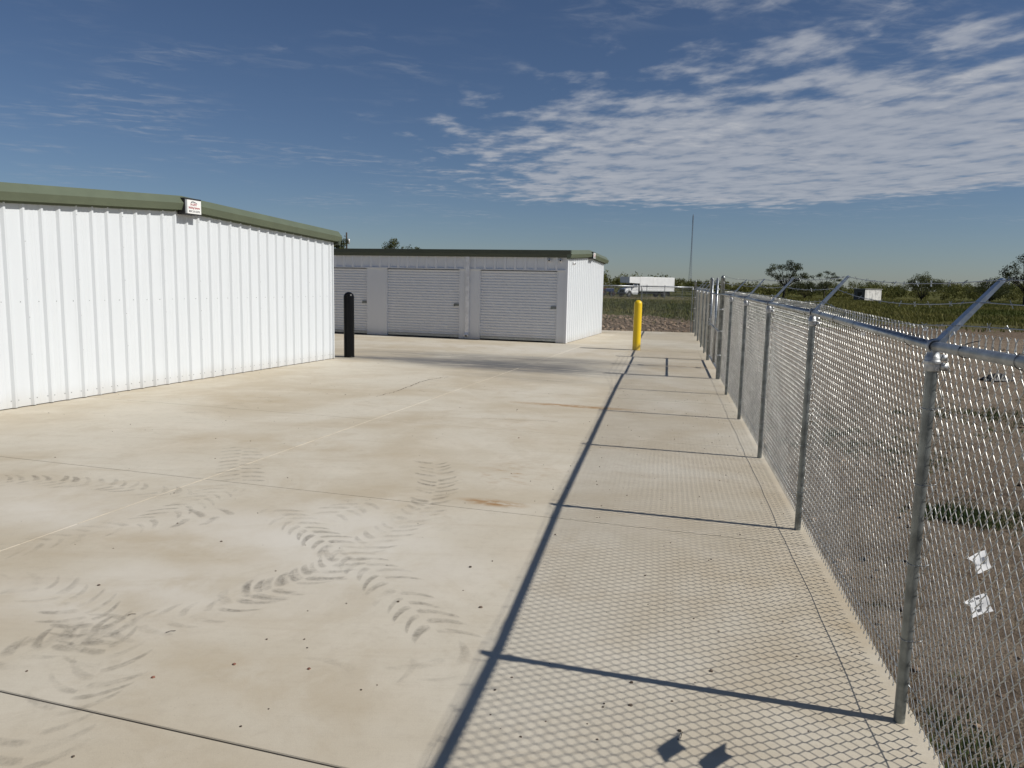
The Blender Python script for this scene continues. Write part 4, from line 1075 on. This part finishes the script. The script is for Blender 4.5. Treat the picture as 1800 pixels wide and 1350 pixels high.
tree(gpt(727, 104), 7.4, 4.6, 23, 'small treetop above the gutter seam of the right building', 'bush', 1500, .10, 12, flat=.6)
def brush():
    r_ = np.random.default_rng(31); Vs = []; Fs = []; b = 0
    for k in range(1150):
        y = 168 + 170 * r_.random() ** 1.2; half = y * .75 + 15; x = r_.uniform(-half, half)
        h = (3.5 + 2.3 * r_.random()) * (.9 + .35 * math.sin(x * .045 + 1) ) * (y / 200) ** .55; w = r_.uniform(2.2, 5.0)
        C = []; R = []
        for j in range(5):
            C.append((x + r_.normal(0, w * .35), y + r_.normal(0, w * .3), h * r_.uniform(.25, .68) - .1)); q = w * r_.uniform(.22, .42); R.append((q, q, min(q, h * .34)))
        V, F = leaf_cloud(C, R, 240, .23, int(r_.integers(1e6))); Vs.append(V); Fs.append(F + b); b += len(V)
    o = link('brush', np_mesh('brush', np.concatenate(Vs), np.concatenate(Fs)), 'brush'); tag(o, 'low olive green brush covering the far edge of the field', 'brush', kind='stuff')
brush()

# ------------------------------------------------------------------ far things
def mast():
    p = at(1212.5, 500, 420); root = empty('radio_mast', (p.x, 420, -.16)); tag(root, 'slim lattice radio mast rising beyond the brush', 'mast')
    H = 39.5; legs = []
    def wid(z): return .95 * (1 - z / (H * .55)) + .22 if z < H * .5 else .28
    for k in range(3):
        a = 2 * math.pi * k / 3 + .3; pts = [(math.cos(a) * wid(z), math.sin(a) * wid(z), z) for z in np.linspace(0, H, 12)]
        MB().tube(pts, .075, 5).build('leg', 'mast', root); legs.append(a)
    m = MB(); zs = np.linspace(0, H, 34)
    for i in range(33):
        for k in range(3):
            a, b_ = legs[k], legs[(k + 1) % 3]; z0, z1 = zs[i], zs[i + 1]
            m.tube([(math.cos(a) * wid(z0), math.sin(a) * wid(z0), z0), (math.cos(b_) * wid(z1), math.sin(b_) * wid(z1), z1)], .04, 3)
    o = m.build('bracing', 'mast', root); o['kind'] = 'stuff'
    MB().tube([(0, 0, H - 4), (0, 0, H + .6)], .13, 6).build('antenna', 'mast', root)
mast()
def utility_pole():
    p = at(609.3, 430, 118); root = empty('utility_pole', (p.x, 118, -.16)); tag(root, 'dark wooden utility pole with grey transformer behind the right building', 'pole')
    zt = at(609.3, 408.5, 118).z + .16
    MB().tube([(0, 0, -.3), (0, 0, zt)], [.16, .11], 10).build('pole', 'wood', root, True)
    zc = at(613, 424, 118).z + .16
    m = MB(); m.lathe([(.17, zc - .42), (.2, zc - .38), (.2, zc + .26), (.16, zc + .32), (.05, zc + .36)], 14, (.32, -.05)); m.build('transformer', 'rim', root, True)
    MB().box(.08, .16, -.04, .04, zc - .2, zc + .2).build('bracket', 'wood', root)
    for dz, dx in ((-.6, -.3), (-1.9, -.28)):
        m = MB(); m.tube([(0, 0, zt + dz), (dx, 0, zt + dz + .04)], .035, 6); m.lathe([(.06, zt + dz), (.07, zt + dz + .05), (.03, zt + dz + .13)], 8, (dx, 0)); m.build('insulator', 'wood', root)
utility_pole()
def wheel(root, x, y, r, w, z=None, rim='rim'):
    z = r if z is None else z
    m = MB(); m.disc_y([(r * .62, -w / 2), (r * .93, -w / 2), (r, -w * .32), (r, w * .32), (r * .93, w / 2), (r * .62, w / 2)], 22, (x, y, z)); t = m.build('wheel', 'rubber', root, True)
    d = MB(); d.disc_y([(r * .63, -w * .42), (r * .5, -w * .48), (r * .42, -w * .25), (r * .16, -w * .3), (r * .15, -w * .52), (.02, -w * .53)], 18, (x, y, z)); d.build('rim', rim, t, True)
def truck():
    # local frame: front towards -x, near side is -y
    th = math.radians(33); c = at(1136, 519, 134)
    root = empty('box_truck', (c.x, 134, -.16), th); tag(root, 'white box truck with overcab attic parked on the far track', 'truck')
    z0 = .62; L = 5.35
    b = MB(); b.bbox(-2.65, L, -1.22, 1.22, z0 + .42, 3.42, .04); box = b.build('cargo_box', 'truck_white', root)
    a = MB(); a.hexa([(-5.0, -1.21, 2.40), (-2.651, -1.21, 2.30), (-2.651, 1.21, 2.30), (-5.0, 1.21, 2.40), (-5.0, -1.21, 3.40), (-2.651, -1.21, 3.415), (-2.651, 1.21, 3.415), (-5.0, 1.21, 3.40)]); a.build('attic', 'truck_white', root)
    MB().box(-2.64, L - .01, -1.235, -1.222, z0 + .36, z0 + .48).build('side_rail', 'galv_roof', box)
    MB().box(.35, .45, -1.236, -1.221, 1.15, 3.38).build('seam_strip', 'sign_white', box)
    MB().box(L - .12, L + .01, -1.24, 1.24, z0 + .36, 3.43).build('rear_frame', 'sign_white', box)
    for x in np.linspace(-2.2, L - .5, 9): MB().box(x - .01, x + .01, -1.226, -1.2205, 1.15, 3.36).build('panel_rib', 'truck_white', box)
    cb = MB(); cb.hexa([(-4.25, -1.05, .75), (-2.85, -1.05, .75), (-2.85, 1.05, .75), (-4.25, 1.05, .75), (-4.25, -1.05, 1.62), (-2.85, -1.05, 1.62), (-2.85, 1.05, 1.62), (-4.25, 1.05, 1.62)])
    cb.hexa([(-4.2, -1.04, 1.621), (-2.86, -1.04, 1.621), (-2.86, 1.04, 1.621), (-4.2, 1.04, 1.621), (-3.75, -.92, 2.26), (-2.86, -.95, 2.28), (-2.86, .95, 2.28), (-3.75, .92, 2.26)])
    cab = cb.build('cab', 'truck_white', root)
    MB().hexa([(-4.05, -1.052, 1.66), (-3.05, -1.052, 1.66), (-3.05, -1.03, 1.66), (-4.05, -1.03, 1.66), (-3.68, -.97, 2.14), (-3.05, -.99, 2.14), (-3.05, -.94, 2.14), (-3.68, -.92, 2.14)]).build('side_window', 'glass', cab)
    MB().hexa([(-4.23, -.95, 1.66), (-4.19, -.95, 1.66), (-4.19, .95, 1.66), (-4.23, .95, 1.66), (-3.80, -.85, 2.2), (-3.76, -.85, 2.2), (-3.76, .85, 2.2), (-3.80, .85, 2.2)]).build('windscreen', 'glass', cab)
    MB().box(-4.12, -4.0, -1.28, -1.1, 1.55, 2.0).build('mirror', 'black_metal', cab)
    MB().box(-3.2, -3.08, -1.075, -1.05, 1.28, 1.36).build('door_handle', 'black_metal', cab)
    h = MB(); h.hexa([(-5.55, -.85, .78), (-4.24, -.98, .78), (-4.24, .98, .78), (-5.55, .85, .78), (-5.45, -.78, 1.34), (-4.26, -.92, 1.60), (-4.26, .92, 1.60), (-5.45, .78, 1.34)]); hood = h.build('hood', 'truck_white', root)
    MB().box(-5.60, -5.50, -.6, .6, .82, 1.28).build('grille', 'black_metal', hood)
    for y in (-.72, .72): MB().box(-5.59, -5.49, y - .11, y + .11, .9, 1.1).build('headlight', 'rim', hood)
    MB().box(-5.75, -5.52, -1.15, 1.15, .45, .78).build('bumper', 'black_metal', root)
    for y in (-1, 1):
        f = MB(); cx = -4.85
        ang = np.linspace(.15, math.pi - .15, 9); o = [(cx + .68 * math.cos(t), .52 + .68 * math.sin(t)) for t in ang]; i_ = [(cx + .56 * math.cos(t), .52 + .56 * math.sin(t)) for t in ang]
        y0, y1 = (y * 1.16, y * .8)
        f.loft([[(x, y0, z) for x, z in o], [(x, y0, z) for x, z in i_], [(x, y1, z) for x, z in i_], [(x, y1, z) for x, z in o], [(x, y0, z) for x, z in o]], False, False); f.build('fender', 'truck_white', root)
        wheel(root, cx, y * .98, .5, .3 * (1 if y < 0 else 1)); wheel(root, 3.1, y * .95, .5, .5)
        MB().box(-4.1, -3.0, y * 1.08 - .06, y * 1.08 + .06, .45, .72).build('step_tank', 'rim', root)
    MB().box(-4.6, L - .3, -.45, .45, .55, .95).build('chassis', 'black_metal', root)
    MB().box(-2.85, -2.66, -1.0, 1.0, .8, 2.3).build('bulkhead', 'black_metal', root)
    MB().box(4.4, 4.45, -1.15, -.6, .25, .9).build('mud_flap', 'rubber', root)
truck()
def tractor():
    c = at(1064, 516, 140); root = empty('tractor', (c.x, 140, -.16), math.radians(18)); tag(root, 'small dark blue tractor with red wheels left of the box truck', 'tractor')
    b = MB(); b.bbox(-.2, 1.6, -.35, .35, .75, 1.35, .08); b.build('hood', 'tractor_blue', root)
    b = MB(); b.bbox(-1.1, -.2, -.45, .45, .6, 1.05, .06); b.build('body', 'tractor_blue', root)
    b = MB(); b.bbox(-.95, -.5, -.28, .28, 1.05, 1.2, .04); b.bbox(-1.05, -.93, -.28, .28, 1.1, 1.6, .03); b.build('seat', 'black_metal', root)
    MB().tube([(-.15, 0, 1.3), (-.35, 0, 1.55)], .03, 6).torus((-.37, 0, 1.57), (-.6, 0, .8), .18, .02, 14, 5).build('steering_wheel', 'black_metal', root)
    MB().tube([(.9, 0, 1.3), (.9, 0, 1.95)], .04, 8).build('exhaust', 'black_metal', root)
    for y in (-.7, .7):
        wheel(root, -.75, y, .68, .35, rim='tractor_red'); wheel(root, 1.35, y * .85, .42, .22, rim='tractor_red')
        f = MB(); f.box(-1.3, -.2, y - .2, y + .2, 1.32, 1.4); f.build('fender', 'tractor_red', root)
tractor()
def shed():
    c = at(1524, 528, 140); root = empty('field_shed', (c.x, 140, -.16), math.radians(28)); tag(root, 'weathered white field shed with dark end wall, standing in the grass', 'shed')
    W, D, H = 4.4, 2.3, 2.15
    MB().box(-W / 2, W / 2, -D / 2, D / 2, .1, H).build('body', 'shed_dark', root)  # body is dark all round, white boards cover only the near face
    n = 11
    for k in range(n):
        x0 = -W / 2 + W * k / n; MB().box(x0 + .006, x0 + W / n - .006, -D / 2 - .03 - .012 * (k % 2), -D / 2 - .002, .15 + .05 * rnd.random(), H - .04 - .05 * rnd.random()).build('side_board', 'shed_white', root)
    MB().box(-W / 2 - .15, W / 2 + .12, -D / 2 - .15, D / 2 + .15, H, H + .07).build('roof', 'shed_white', root)
    MB().box(-W / 2 - .02, -W / 2 - .002, -.5, .35, .9, 1.6).build('window', 'glass', root)
shed()
def field_fence():
    pts = [at(x, 500, 120) for x in (1075, 1106, 1137.5, 1169, 1200, 1231, 1262)]
    root = empty('field_fence', (pts[0].x, 120, -.16)); tag(root, 'far wire fence of thin posts standing in front of the box truck', 'fence')
    for p in pts: MB().tube([(p.x - pts[0].x, 0, -.2), (p.x - pts[0].x, 0, 2.12)], .045, 6).build('post', 'galv_post', root)
    L = pts[-1].x - pts[0].x
    for z in (.4, .8, 1.2, 1.6, 2.0): MB().tube([(0, -.06, z), (L, -.06, z)], .012, 4).build('wire_strand', 'galv', root)
field_fence()
